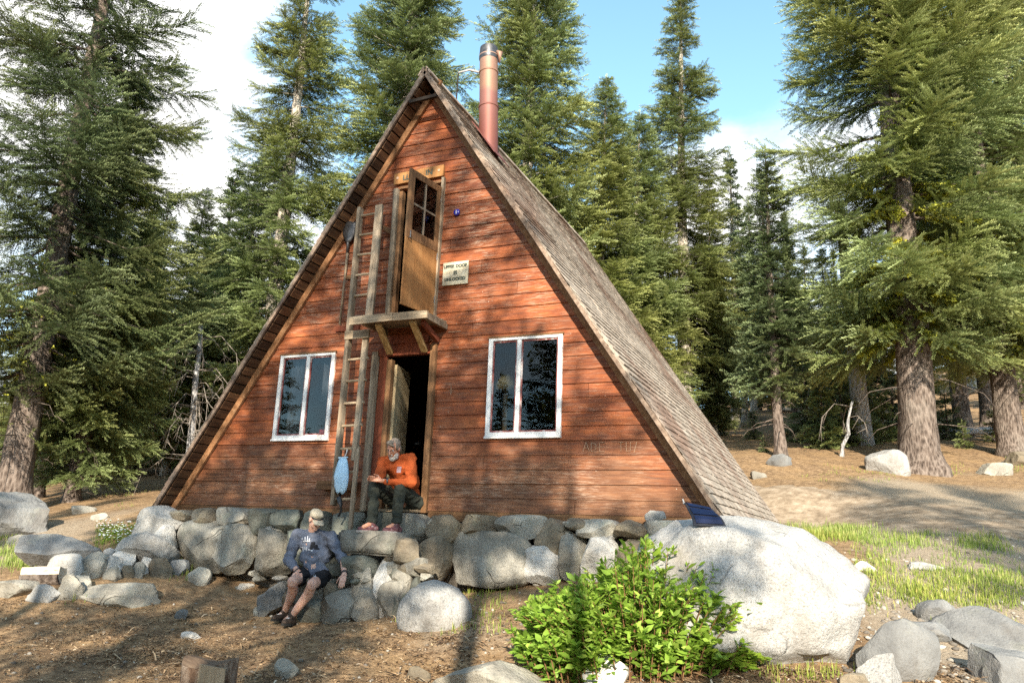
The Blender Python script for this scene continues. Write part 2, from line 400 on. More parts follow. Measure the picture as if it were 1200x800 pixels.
def terrain(X, Y):
    X = np.atleast_1d(np.asarray(X, float)); Y = np.atleast_1d(np.asarray(Y, float)); sh = X.shape
    x = np.clip(X.ravel(), -60, 60); y = np.clip(Y.ravel(), -40, 60)
    out = np.zeros(len(x)); n = len(GP)
    for a in range(0, len(x), 20000):
        xs, ys = x[a:a+20000], y[a:a+20000]
        r2 = (xs[:, None]-GP[None, :, 0])**2+(ys[:, None]-GP[None, :, 1])**2
        out[a:a+20000] = (.5*r2*np.log(r2+1e-9))@TPS[:n]+TPS[n]+TPS[n+1]*xs+TPS[n+2]*ys
    xr, yr = X.ravel(), Y.ravel()
    far = np.hypot(xr-x, yr-y); out = np.clip(out, -3, 24)+far*.12*(yr > -20)
    near = np.clip(1.5-np.hypot(xr-2, yr+2)/25, .25, 1)
    out += fnoise(xr, yr, .55, 1)*.13*near+fnoise(xr, yr, 1.7, 2)*.06*near+fnoise(xr, yr, 5., 3)*.03*np.clip(1.6-np.hypot(xr-2, yr+4)/7, 0, 1)+fnoise(xr, yr, .12, 4)*.6*(1-near)
    inside = (np.abs(xr) < 4.15) & (yr > .0) & (yr < 7.2)
    out = np.where(inside, np.minimum(out, -.4), out)
    return out.reshape(sh)
def tz(x, y): return float(terrain([x], [y])[0])
def ground(px, py, d0=3., d1=120.):
    """where the sight line of a photograph pixel meets the ground"""
    ds = np.concatenate([np.arange(d0, 20, .02), np.arange(20, d1, .1)])
    P = CAM[None]+ds[:, None]*ray(px, py)[None]
    g = P[:, 2]-terrain(P[:, 0], P[:, 1])
    i = np.argmax(g < 0) if (g < 0).any() else len(ds)-1
    p = P[i].copy(); p[2] = tz(p[0], p[1]); return p
def depth(p): return float(np.dot(np.asarray(p)-CAM, AXF))
def make_ground():
    n = 430
    s = np.linspace(-1, 1, n)
    wx = np.sinh(s*4.6)/math.sinh(4.6)*600+3.5; wy = np.sinh(s*4.6)/math.sinh(4.6)*600-2.5
    X, Yy = np.meshgrid(wx, wy)
    Z = terrain(X, Yy)
    V = np.stack([X.ravel(), Yy.ravel(), Z.ravel()], 1)
    i = np.arange(n*n).reshape(n, n)
    F = np.stack([i[:-1, :-1].ravel(), i[:-1, 1:].ravel(), i[1:, 1:].ravel(), i[1:, :-1].ravel()], 1)
    # how bare the soil is (pale granite grit) as against needle litter
    # the open side to the right of the cabin, and the strip at the wall's foot, are bare
    rx = np.clip((X-4.6+fnoise(X, Yy, .5, 9)*2.5)/2.0, 0, 1)*np.clip((Yy+5.5)/3.5, 0, 1)*np.clip((15-Yy)/6, 0, 1)
    ft = np.exp(-((Yy+1.7)/.9)**2)*np.clip((X-.6)/1., 0, 1)*np.clip((4.4-X), 0, 1)*.6
    lf = np.exp(-(((X+7.5)/2.6)**2+((Yy+.5)/2.5)**2))*.7
    bare = np.clip(rx*.9+ft+lf+fnoise(X, Yy, .9, 5)*.5, 0, 1)
    t = NT('forest_ground'); v = t.coord()
    b = t.attr('tone')
    n1 = t.noise(v, 9, 9, .75); n2 = t.noise(v, 1.5, 6, .6); n3 = t.noise(v, 48, 4, .7)
    lit = t.ramp(n1, [(.3, (.078, .048, .028)), (.48, (.22, .142, .08)), (.62, (.38, .255, .145)), (.8, (.54, .40, .255))])
    lit = t.mix(t.math('MULTIPLY', t.ramp(n2, [(.45, 0), (.65, 1)]), .55), lit, t.ramp(n3, [(.3, (.24, .145, .068)), (.7, (.54, .36, .185))]))
    grit = t.ramp(n3, [(.25, (.17, .125, .085)), (.5, (.33, .265, .19)), (.75, (.5, .42, .325))])
    grit = t.mix(t.math('MULTIPLY', t.ramp(n1, [(.5, 0), (.66, 1)]), .5), grit, (.2, .14, .09))
    k = t.math('ADD', b, t.math('MULTIPLY', t.math('SUBTRACT', n1, .5), .9), True)
    c = t.mix(t.ramp(k, [(.3, 0), (.7, 1)]), lit, grit)
    t.bump(t.math('ADD', n1, t.math('MULTIPLY', n3, .35)), .9, .05)
    t.done(c, .95, .15)
    o = link_mesh('ground', V, F, t.m, smooth=True, tone=bare.ravel())
    tag(o, kind='structure')
make_ground()
def road():
    """the pale dirt track crossing behind the grass on the right"""
    a = [ground(905, 592)-(ground(1000, 598)-ground(905, 592))*1.6, ground(905, 592), ground(1000, 598), ground(1100, 604), ground(1200, 612)]
    ex = a[-1]+(a[-1]-a[-2])*4
    pts = a+[ex]
    c = []
    for i in range(len(pts)-1):
        for u in np.linspace(0, 1, 24, endpoint=False): c.append(pts[i]*(1-u)+pts[i+1]*u)
    c = np.array(c); nrm = unit(np.array([-(c[-1]-c[0])[1], (c[-1]-c[0])[0], 0]))
    k = 14; V = []; T = []
    for i, p in enumerate(c):
        w0 = -1.5+.5*fnoise(np.array([i*.35]), np.array([0.]), 1, 3)[0]+.35*fnoise(np.array([i*1.1]), np.array([3.]), 1, 5)[0]; w1 = 1.3+.6*fnoise(np.array([i*.4]), np.array([7.]), 1, 4)[0]
        for j in range(k+1):
            q = p+nrm*(w0+(w1-w0)*j/k); V.append([q[0], q[1], 0])
    V = np.array(V); edge = np.tile(np.minimum(np.arange(k+1), k-np.arange(k+1)), len(c))
    V[:, 2] = terrain(V[:, 0], V[:, 1])+np.where(edge == 0, -.03, .02)
    i = np.arange(len(V)).reshape(len(c), k+1)
    F = np.stack([i[:-1, :-1].ravel(), i[:-1, 1:].ravel(), i[1:, 1:].ravel(), i[1:, :-1].ravel()], 1)[:, ::-1].copy()
    m = mat('pale_dirt', [(.3, (.15, .11, .075)), (.5, (.28, .215, .15)), (.72, (.42, .34, .255))], 5, (1, 1, 1), .95, .8, .02, 0, .15, 0, 9, 30)
    tag(link_mesh('dirt_road', V, F, m, smooth=True), kind='structure')
road()

# ------------------------------------------------------------------ rocks
_ico = {}
def ico(n):
    if n not in _ico:
        bm = bmesh.new(); bmesh.ops.create_icosphere(bm, subdivisions=n, radius=1)
        bm.verts.ensure_lookup_table(); V = np.array([v.co[:] for v in bm.verts]); F = np.array([[v.index for v in f.verts] for f in bm.faces]); bm.free(); _ico[n] = (V, F)
    return _ico[n]
def rock_shape(seed, sub=3, cuts=9, cut=(.55, .9), rough=.05, power=1.):
    r = np.random.default_rng(seed); V, F = ico(sub); V = V.copy()
    if power != 1:
        V = V/(np.sum(np.abs(V)**(2/power), 1)**(power/2))[:, None]
        V = V@np.array(Matrix.Rotation(r.uniform(-.25, .25), 3, 'Y'))@np.array(Matrix.Rotation(r.uniform(-.3, .3), 3, 'Z'))
    for _ in range(cuts):
        n = unit(r.normal(size=3)*np.array([1, 1, .8])); d = r.uniform(*cut)
        e = V@n-d; V = V-np.maximum(e, 0)[:, None]*n*.985
    o = r.uniform(0, 50, 3)
    for s, a in ((1.6, rough*1.7), (4.5, rough*.95), (11, rough*.5)):
        dv = np.array([mnoise.noise(Vector((p*s+o).tolist())) for p in V]); V = V+unit_rows(V)*dv[:, None]*a
    V = V-(V.max(0)+V.min(0))/2; V /= (V.max(0)-V.min(0))/2
    return V, F
def unit_rows(V): return V/(np.linalg.norm(V, axis=1)[:, None]+1e-9)
def rot_z(V, a):
    c, s = math.cos(a), math.sin(a); return np.stack([V[:, 0]*c-V[:, 1]*s, V[:, 0]*s+V[:, 1]*c, V[:, 2]], 1)
def put_rock(name, seed, centre, size, mat_, label=None, cat='rock', group=None, parent=None, rot=0, sub=3, tilt=0, cuts=9, cut=(.55, .9), rough=.05, power=1.):
    V, F = rock_shape(seed, sub, cuts, cut, rough, power)
    V = V*np.asarray(size)/2
    if tilt:
        c, s = math.cos(tilt), math.sin(tilt); V = np.stack([V[:, 0]*c+V[:, 2]*s, V[:, 1], -V[:, 0]*s+V[:, 2]*c], 1)
    V = rot_z(V, rot)+np.asarray(centre)
    base = np.array([centre[0], centre[1], V[:, 2].min()])
    o = link_mesh(name, V, F, mat_, parent, None if parent else base, True)
    o.data.set_sharp_from_angle(angle=R(24))
    if label: tag(o, label, cat, group)
    return o
# ------------------------------------------------------------------ the cabin
S = 1.5346; HR = 6.603; OV = .32; DEP = 7.31
TH = .105                                        # roof thickness, measured upwards: TH / cos(slope)
CB = empty('cabin', (0, 0, 0), 'tall red timber A-frame cabin with shingled roof on a boulder footing', 'cabin')
sl_ang = math.atan(S); UP = 1/math.cos(sl_ang)
HW = HR-TH*UP                                    # underside of the roof at the ridge
EXP = .184
OPEN = [(-2.39, -1.40, .99, 2.28), (1.17, 2.21, .98, 2.32), (-.64, .30, -.2, 2.22), (-.52, .27, 2.72, 4.78)]
def siding():
    mb = MB(); r = random.Random(3)
    nb = int(HW/EXP)+1
    for k in range(nb):
        z0, z1 = k*EXP, min((k+1)*EXP, HW-.02)
        if z1-z0 < .02: continue
        # butt joints
        joints = [j for j in (r.uniform(-4, -1), r.uniform(-.5, 1.2), r.uniform(1.5, 4)) if r.random() < .45]
        zs = sorted({z0, z1}|{z for o in OPEN for z in o[2:] if z0 < z < z1})
        segs_t = {}
        off = r.uniform(-.002, .003)
        tones = [min(1, max(0, r.gauss(.5, .24))) for _ in range(6)]
        for a, b in zip(zs[:-1], zs[1:]):
            xl0 = (HW-a)/S-.02; xl1 = (HW-b)/S-.02
            cuts = sorted([(o[0], o[1]) for o in OPEN if o[2] <= a+1e-6 and o[3] >= b-1e-6])
            iv = []; cur = None
            edges = [-1e9]
            xs = -1e9
            for c0, c1 in cuts: iv.append((xs, c0)); xs = c1
            iv.append((xs, 1e9))
            for i0, i1 in iv:
                sp = [i0]+[j for j in sorted(joints) if i0 < j < i1]+[i1]
                for s0, s1 in zip(sp[:-1], sp[1:]):
                    g0 = s0+.003 if s0 in joints else s0; g1 = s1-.003 if s1 in joints else s1
                    bl0, bl1 = max(g0, -xl0), max(g0, -xl1); br0, br1 = min(g1, xl0), min(g1, xl1)
                    if br0-bl0 < .01 or br1 < bl1: continue
                    fa = (a-z0)/EXP; fb = (b-z0)/EXP
                    ya = -.026+.016*fa+off; yb = -.026+.016*fb+off
                    zb = b+(.012 if b == z1 else 0)
                    tone = tones[sum(1 for j in joints if j < (s0+1e-6)) % 6]
                    mb.hexa([(bl0, ya, a), (br0, ya, a), (br0, .06, a), (bl0, .06, a), (bl1, yb, b), (br1, yb, b), (br1, .06, b), (bl1, .06, b)], tone)
    return mb.build('front_wall', MT['siding'], CB)
siding()
def side_pt(sx, u, n, y):
    """u metres down the slope from the ridge, n metres out of the roof's upper face"""
    return np.array([sx*(u*math.cos(sl_ang)+n*math.sin(sl_ang)), y, HR-u*math.sin(sl_ang)+n*math.cos(sl_ang)])
def sag(y):  # an old ridge
    return -.05*math.sin(max(0, min(1, y/DEP))*math.pi)
ULEN = 4.36/math.cos(sl_ang)
def roof(sx):
    mb = MB(); r = random.Random(11 if sx > 0 else 12)
    tk = TH-.045
    # skip sheathing: boards along the ridge under the shingles, seen from below along the verge
    course = .13; nc = int(ULEN/course)
    for k in range(nc+1):
        u1 = min((k+1)*course+.02, ULEN); u0 = max(0, u1-course*2.4)
        y = -OV-.02
        wav = .012*math.sin(k*.35)+.01*math.sin(k*.9+1)
        while y < DEP:
            w = r.uniform(.09, .21); y1 = min(y+w, DEP+.02)
            lift = r.uniform(0, .004)+wav*(.6 if y < 1.0 else .25); du = r.uniform(-.005, .007)
            A = side_pt(sx, u0, -.035, y); B = side_pt(sx, u0, -.035, y1-.006)
            n1 = .004+lift
            P = []
            for (uu, na) in ((u1+du, n1-.015), (u0, -.04)):
                P.append((uu, na))
            top = ((u1+du, n1), (u0, -.022))
            q = [side_pt(sx, P[0][0], P[0][1], y), side_pt(sx, P[0][0], P[0][1], y1-.007), side_pt(sx, P[1][0], P[1][1], y1-.007), side_pt(sx, P[1][0], P[1][1], y),
                 side_pt(sx, top[0][0], top[0][1], y), side_pt(sx, top[0][0], top[0][1], y1-.007), side_pt(sx, top[1][0], top[1][1], y1-.007), side_pt(sx, top[1][0], top[1][1], y)]
            if sx < 0: q = [q[i] for i in (1, 0, 3, 2, 5, 4, 7, 6)]
            mb.hexa(q, min(1, max(0, r.gauss(.5, .25))))
            y = y1
    o = mb.build('roof', MT['shingle'], CB)
    sb = MB(); u = .0
    while u < ULEN-.02:                           # spaced boards carrying the shingles
        u1 = min(u+.135, ULEN-.01); t = r.random()
        P = [side_pt(sx, u1, -.085, -OV+.03), side_pt(sx, u1, -.085, DEP), side_pt(sx, u, -.085, DEP), side_pt(sx, u, -.085, -OV+.03)]
        P += [side_pt(sx, u1, -.047, -OV+.03), side_pt(sx, u1, -.047, DEP), side_pt(sx, u, -.047, DEP), side_pt(sx, u, -.047, -OV+.03)]
        if sx < 0: P = [P[i] for i in (1, 0, 3, 2, 5, 4, 7, 6)]
        sb.hexa(P, t); u = u1+.022
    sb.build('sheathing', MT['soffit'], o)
    lining = MB()                                  # closes the gaps from above
    P = [side_pt(sx, ULEN-.02, -.045, -OV+.02), side_pt(sx, ULEN-.02, -.045, DEP), side_pt(sx, .01, -.045, DEP), side_pt(sx, .01, -.045, -OV+.02)]
    P += [side_pt(sx, ULEN-.02, -.041, -OV+.02), side_pt(sx, ULEN-.02, -.041, DEP), side_pt(sx, .01, -.041, DEP), side_pt(sx, .01, -.041, -OV+.02)]
    if sx < 0: P = [P[i] for i in (1, 0, 3, 2, 5, 4, 7, 6)]
    lining.hexa(P, .3).build('roof_felt', MT['dark'], o)
    # verge board
    vb = MB(); n = 9
    for i in range(n):
        a = ULEN*i/n; b = ULEN*(i+1)/n
        wa = .006*math.sin(i*1.7+sx); wb = .006*math.sin((i+1)*1.7+sx)
        P = [side_pt(sx, b, -.075+wb, -OV-.03), side_pt(sx, b, -.075+wb, -OV), side_pt(sx, a, -.075+wa, -OV), side_pt(sx, a, -.075+wa, -OV-.03)]
        P += [side_pt(sx, b, -.028+wb, -OV-.03), side_pt(sx, b, -.028+wb, -OV), side_pt(sx, a, -.028+wa, -OV), side_pt(sx, a, -.028+wa, -OV-.03)]
        if sx < 0: P = [P[i] for i in (1, 0, 3, 2, 5, 4, 7, 6)]
        vb.hexa(P, .35+.3*random.random())
    vb.build('barge_board', MT['barge'], CB)
    # board on the wall under the roof
    rt = MB()
    for a, b, tn in ((.0, 2.9, .1), (2.905, 5.3, .3), (5.305, ULEN-.05, .6)):
        P = [side_pt(sx, b, -.185, -.075), side_pt(sx, b, -.185, -.03), side_pt(sx, a, -.185, -.03), side_pt(sx, a, -.185, -.075)]
        P += [side_pt(sx, b, -.09, -.075), side_pt(sx, b, -.09, -.03), side_pt(sx, a, -.09, -.03), side_pt(sx, a, -.09, -.075)]
        if sx < 0: P = [P[i] for i in (1, 0, 3, 2, 5, 4, 7, 6)]
        rt.hexa(P, tn)
    rt.build('rake_trim', MT['rake'], CB)
MT['rake'] = wood('golden_brown_trim', (.16, .07, .03), (.28, .135, .06), (.38, .22, .12), 1, .3, 2.)
MT['barge'] = wood('brown_barge_board', (.07, .045, .033), (.2, .14, .10), (.36, .27, .205), 1, .3, 2.)
roof(1); roof(-1)
# ridge cap
mb = MB()
y = -OV-.03
while y < DEP:
    y1 = min(y+.32, DEP+.03)
    for sx in (1, -1):
        P = [side_pt(sx, .16, .012, y), side_pt(sx, .16, .012, y1), side_pt(sx, 0, .012, y1), side_pt(sx, 0, .012, y), side_pt(sx, .16, .034, y), side_pt(sx, .16, .03, y1), side_pt(sx, 0, .034, y1), side_pt(sx, 0, .034, y)]
        mb.hexa(P, random.random())
    y = y1+.004
mb.build('ridge_cap', MT['shingle'], CB)
# a tie across the gable just under the peak
MB().bar((-.235, -.33, 6.06), (.235, -.33, 6.08), .05, .05, tone=.2).build('collar_tie', MT['dark'], CB)
# back wall, floor, loft
bw = MB(); bw.add([(-(HW)/S, DEP-.1, 0), ((HW)/S, DEP-.1, 0), (0, DEP-.1, HW), (-(HW)/S, DEP-.06, 0), ((HW)/S, DEP-.06, 0), (0, DEP-.06, HW)], [(0, 1, 2), (5, 4, 3), (0, 3, 4, 1), (1, 4, 5, 2), (2, 5, 3, 0)])
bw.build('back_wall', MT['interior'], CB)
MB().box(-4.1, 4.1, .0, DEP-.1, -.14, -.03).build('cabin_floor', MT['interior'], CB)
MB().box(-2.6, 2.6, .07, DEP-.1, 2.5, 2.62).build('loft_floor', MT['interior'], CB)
MB().box(-4.2, -.72, -.03, .12, -.13, -.005, .4).box(.36, 4.2, -.03, .12, -.13, -.005, .5).build('sill_beam', MT['wood_brown_x'], CB)
# ---- windows
def glass_mat():
    t = NT('old_window_glass'); v = t.coord()
    n = t.noise(v, 1.6, 2, .5); t.bump(n, .07, .05)
    tr = t.new('ShaderNodeBsdfTransparent'); tr.inputs[0].default_value = (.72, .74, .74, 1)
    gl = t.new('ShaderNodeBsdfGlossy'); gl.inputs['Roughness'].default_value = .01; t.link(t.b.inputs['Normal'].links[0].from_socket, gl.inputs['Normal'])
    fr = t.new('ShaderNodeFresnel'); fr.inputs[0].default_value = 1.36
    ms = t.new('ShaderNodeMixShader'); t.link(fr.outputs[0], ms.inputs[0]); t.link(tr.outputs[0], ms.inputs[1]); t.link(gl.outputs[0], ms.inputs[2])
    t.link(ms.outputs[0], [x for x in t.n if x.type == 'OUTPUT_MATERIAL'][0].inputs[0])
    return t.m
MT['glass'] = glass_mat()
def window(x0, x1, z0, z1, mull, label):
    r = random.Random(int(x0*100))
    f = MB(); w = .046
    f.box(x0-.015, x0+w, -.055, .05, z0, z1).box(x1-w, x1+.015, -.055, .05, z0, z1)
    f.box(x0+w+.001, x1-w-.001, -.055, .05, z1-w*.8, z1).box(x0-.02, x1+.02, -.078, .049, z0-.03, z0-.001)
    f.box(x0+w+.001, x1-w-.001, -.052, .05, z0, z0+.055)
    fr = f.build('window', MT['white'], CB, bevel=.004); fr['label'] = label
    xm = x0+(x1-x0)*mull
    MB().box(xm-.03, xm+.03, -.05, .03, z0+.056, z1-w*.8-.001).build('mullion', MT['white'], fr, bevel=.003)
    for a, b in ((x0+w, xm-.03), (xm+.03, x1-w)):
        s = MB(); za, zb = z0+.056, z1-w*.8-.001
        for q in ((a+.001, a+.022, za, zb), (b-.022, b-.001, za, zb), (a+.023, b-.023, za, za+.022), (a+.023, b-.023, zb-.022, zb)): s.box(q[0], q[1], -.03, -.008, q[2], q[3])
        s.build('sash', MT['sash'], fr)
        g = MB().box(a+.004, b-.004, -.021, -.017, za+.003, zb-.003); g.build('pane', MT['glass'], fr)
    MB().box(x0-.03, x1+.03, -.06, -.031, z1+.001, z1+.028, .3).build('drip_board', MT['wood_brown_x'], fr)
    return fr
MT['sash'] = mat('dark_red_sash', [(.35, (.13, .03, .03)), (.55, (.3, .12, .11)), (.7, (.7, .66, .64))], 9, (1, 1, .5), .7)
window(-2.39, -1.40, .99, 2.28, .52, 'white framed window left of the ladder, red cup behind its glass')
window(1.17, 2.21, .98, 2.32, .42, 'white framed window on the right half of the front')
# ---- lower doorway
df = MB()
df.bar((.30, -.045, -.03), (.30, -.045, 2.3), .09, .06, (0, 1, 0), .75)
j = df.build('door_frame', MT['wood_brown'], CB)
jm = MB().bar((-.655, -.05, -.03), (-.66, -.05, 2.24), .10, .07, (0, 1, 0), .8); jm.build('jamb', MT['wood_gray'], j)
MB().bar((-.53, -.02, -.03), (-.535, -.02, 2.18), .13, .04, (0, 1, 0), .5).build('jamb', MT['wood_red'], j)
MB().bar((-.425, .0, -.03), (-.43, .0, 2.12), .085, .08, (0, 1, 0), .7).build('jamb', MT['wood_brown'], j)
hd = MB(); n = 14                                 # header, its lower edge cut to a shallow curve
for i in range(n):
    xa = -.62+.96*i/n; xb = -.62+.96*(i+1)/n
    lo = lambda x: 2.15+.03*math.cos((x+.14)*5.5)
    hd.hexa([(xa, -.06, 2.17), (xb, -.06, 2.17), (xb, .03, 2.17), (xa, .03, 2.17), (xa, -.06, lo(xa)+.16), (xb, -.06, lo(xb)+.16), (xb, .03, lo(xb)+.16), (xa, .03, lo(xa)+.16)], .5)
hd.build('header', MT['wood_red'], j)
MB().box(-.40, .26, -.14, .3, -.028, .005, .6).build('threshold', MT['wood_gray_x'], j)
MB().box(-.72, .34, .05, .09, -.13, -.029, .6).build('riser', MT['wood_brown_x'], j)
ld = empty('door', (-.375, .05, 0)); ld.parent = CB
a = R(104)
def swing(h, a, w, t, z0, z1, sgn):
    d = np.array([math.cos(a)*1., math.sin(a), 0]); n = np.array([-d[1], d[0], 0])*t/2; h = np.asarray(h, float)
    A = [h-n, h+d*w-n, h+d*w+n, h+n]
    return [(p[0], p[1], z0) for p in A]+[(p[0], p[1], z1) for p in A]
lo_ = MB().hexa(swing((-.375, .06, 0), a, .66, .04, .02, 2.06, 1), .6).build('door_leaf', MT['ply_pale'], ld)
lh = MB().tube([(-.30, .62, .98), (-.26, .62, .98), (-.22, .62, .98)], [.012, .012, .03], 10); lh.build('handle', MT['steel'], ld)
# ---- upper doorway
uf = MB().bar((-.51, -.045, 2.70), (-.53, -.045, 4.80), .075, .06, (0, 1, 0), .75).build('loft_door_frame', MT['wood_gray'], CB)
MB().bar((.265, -.045, 2.66), (.285, -.045, 4.86), .045, .06, (0, 1, 0), .8).build('jamb', MT['wood_gray'], uf)
MB().bar((-.44, .01, 2.70), (-.455, .01, 4.76), .06, .08, (0, 1, 0), .6).build('jamb', MT['wood_brown'], uf)
MB().box(-.48, .255, -.05, .03, 4.79, 4.83, .3).build('head', MT['wood_brown_x'], uf)
MB().box(-.5, .25, .03, .06, 2.7, 4.8, .2).build('dark_loft', MT['dark'], uf) if False else None
ud = empty('loft_door', (.255, -.07, 2.72)); ud.parent = CB
hx, hy = .255, -.07; ang = math.atan2(-.70, -.105); W_ = .71
dv = np.array([math.cos(ang), math.sin(ang), 0]); nv = np.array([-dv[1], dv[0], 0])
def lp(u, n, z): p = np.array([hx, hy, 0])+dv*u+nv*n; return (p[0], p[1], z)
def slab(mb, u0, u1, z0, z1, n0, n1, tone=.5):
    return mb.hexa([lp(u0, n0, z0), lp(u1, n0, z0), lp(u1, n1, z0), lp(u0, n1, z0), lp(u0, n0, z1), lp(u1, n0, z1), lp(u1, n1, z1), lp(u0, n1, z1)], tone)
zb, zt = 2.70, 4.70; zm = 3.72
slab(MB(), .0, W_, zb, zm-.05, -.014, .014).build('lower_panel', MT['ply'], ud)
fr = MB(); slab(fr, 0, .085, zm-.049, zt, -.02, .02, .6); slab(fr, W_-.1, W_, zm-.049, zt, -.02, .02, .8); slab(fr, .086, W_-.101, zt-.1, zt, -.019, .019, .7); slab(fr, .086, W_-.101, zm-.049, zm+.09, -.019, .019, .5)
fo = fr.build('sash_frame', MT['wood_brown'], ud)
mn = MB(); um = (W_)/2-.008; slab(mn, um-.016, um+.016, zm+.091, zt-.101, -.012, .012, .9); zq = (zm+.09+zt-.1)/2; slab(mn, .0855, um-.0165, zq-.014, zq+.014, -.012, .012, .4); slab(mn, um+.0165, W_-.1005, zq-.014, zq+.014, -.012, .012, .4)
mn.build('muntin', MT['wood_gray'], fo)
for u0, u1 in ((.086, um-.017), (um+.017, W_-.101)):
    for z0, z1 in ((zm+.092, zq-.015), (zq+.015, zt-.102)):
        slab(MB(), u0, u1, z0, z1, -.002, .002).build('pane', MT['glass'], fo)
for z in (2.95, 3.6, 4.5): MB().tube([(hx+.012, hy-.0, z-.05), (hx+.012, hy, z+.05)], .013, 8).build('hinge', MT['steel'], ud)
MB().tube([lp(W_-.03, .03, 3.66), lp(W_-.03, .06, 3.66), lp(W_-.03, .06, 3.76)], .01, 8).build('handle', MT['steel'], ud)
# ---- landing in front of the upper door
pf = empty('landing', (0, 0, 2.6)); pf.parent = CB
dk = MB()
for i in range(4):
    y1 = -.04-.15*i; dk.box(-.62, .47-.01*i, y1-.142, y1, 2.585, 2.625, .3+.15*i)
dk.build('deck', MT['wood_gray_x'], pf)
fb = MB(); fb.hexa([(-.72, -.69, 2.49), (-.02, -.69, 2.505), (-.02, -.65, 2.505), (-.72, -.65, 2.49), (-.72, -.69, 2.60), (-.02, -.69, 2.615), (-.02, -.65, 2.615), (-.72, -.65, 2.60)], .95)
fb.hexa([(-.015, -.688, 2.50), (.52, -.688, 2.50), (.52, -.648, 2.50), (-.015, -.648, 2.50), (-.015, -.688, 2.61), (.52, -.688, 2.60), (.52, -.648, 2.60), (-.015, -.648, 2.61)], .55)
fb.build('front_rail', MT['wood_gray_x'], pf)
MB().bar((.47, -.64, 2.545), (.46, -.03, 2.545), .05, .075, tone=.4).build('joist', MT['wood_gray'], pf); MB().bar((-.52, -.64, 2.53), (-.52, -.03, 2.53), .05, .09, tone=.3).build('joist', MT['wood_gray'], pf)
for xa, xb in ((-.30, -.40), (.25, .17)):
    MB().bar((xa, -.60, 2.49), (xb, -.05, 2.19), .085, .045, (1, 0, 0), .95).build('brace', MT['wood_gold'], pf) if 'wood_gold' in MT else None
MT['wood_gold'] = wood('golden_wood', (.19, .11, .04), (.36, .23, .095), (.48, .34, .17), 1, .2)
for xa, xb in ((-.30, -.40), (.25, .17)):
    MB().bar((xa, -.60, 2.49), (xb, -.085, 2.20), .05, .085, (1, 0, 0), .95).build('brace', MT['wood_gold'], pf)
MB().bar((.38, -.55, 2.49), (.36, -.07, 2.35), .07, .05, (1, 0, 0), .3).build('brace', MT['wood_red'], pf)
MB().box(-.42, .2, -.085, -.045, 2.335, 2.46, .5).build('ledger', MT['wood_red'], pf)
# small shelf bracket between ladder and upper door
MB().hexa([(-.70, -.16, 4.14), (-.56, -.06, 4.05), (-.56, -.04, 4.05), (-.70, -.05, 4.14), (-.72, -.16, 4.22), (-.56, -.06, 4.14), (-.56, -.04, 4.14), (-.70, -.05, 4.22)], .2).build('bracket', MT['wood_brown'], CB)
# battens on the wall left of the ladder
MB().box(-1.42, -1.0, -.06, -.033, 2.60, 2.68, .3).build('cleat', MT['wood_red'], CB)
MB().box(-1.39, -.80, -.20, -.033, .25, .37, .2).build('wall_plank', MT['wood_brown_x'], CB)
MB().box(-1.32, -1.16, -.055, -.033, 3.42, 3.48, .2).build('cleat', MT['wood_brown_x'], CB)
# the scratched letters in the stain
def strokes(parent, x, z, h, txt, mat_, y=-.036, wd=.010, gap=.55, name='carved_letters', slant=0):
    G = {'A': [((0, 0), (.5, 1)), ((.5, 1), (1, 0)), ((.22, .4), (.78, .4))], 'D': [((0, 0), (0, 1)), ((0, 1), (.7, .75)), ((.7, .75), (.7, .2)), ((.7, .2), (0, 0))],
         'E': [((0, 0), (0, 1)), ((0, 1), (.75, 1)), ((0, .5), (.6, .5)), ((0, 0), (.75, 0))], 'L': [((0, 0), (0, 1)), ((0, 0), (.7, 0))], 'T': [((.4, 0), (.4, 1)), ((0, 1), (.8, 1))],
         'U': [((0, 1), (.05, 0)), ((.05, 0), (.6, 0)), ((.6, 0), (.65, 1))], 'I': [((.2, 0), (.2, 1))], '/': [((0, -.15), (.4, 1))], 'V': [((0, 1), (.35, 0)), ((.35, 0), (.7, 1))],
         'K': [((0, 0), (0, 1)), ((0, .45), (.6, 1)), ((.15, .55), (.7, 0))], 'Y': [((0, 1), (.35, .5)), ((.7, 1), (.35, .5)), ((.35, .5), (.35, 0))], '+': [((.3, .1), (.3, .9)), ((0, .5), (.6, .5))]}
    mb = MB()
    for ch in txt:
        if ch in G:
            for a, b in G[ch]:
                p = (x+a[0]*h*.75+slant*a[1], y, z+a[1]*h); q = (x+b[0]*h*.75+slant*b[1], y, z+b[1]*h)
                mb.bar(p, q, wd*random.uniform(.7, 1.2), .012, (0, 1, 0), random.uniform(.3, .8))
        x += h*(.75+.0)*1.+h*gap*.6
    return mb.build(name, mat_, parent)
MT['scratch'] = plain('bare_scratched_wood', (.42, .28, .19), .9, .1)
strokes(CB, 2.52, .775, .115, 'ADE', MT['scratch'], gap=.35, y=-.023, wd=.0045); strokes(CB, 2.98, .775, .115, 'TU/', MT['scratch'], gap=.2, y=-.023, wd=.0045)
strokes(CB, .56, 1.55, .16, '+', MT['scratch'], y=-.026, wd=.005)
# the bright strip of bare wood where a plank has been replaced above the lower door
MB().box(.50, .70, -.034, -.028, 2.463, 2.471).build('paint_mark', MT['scratch'], CB)
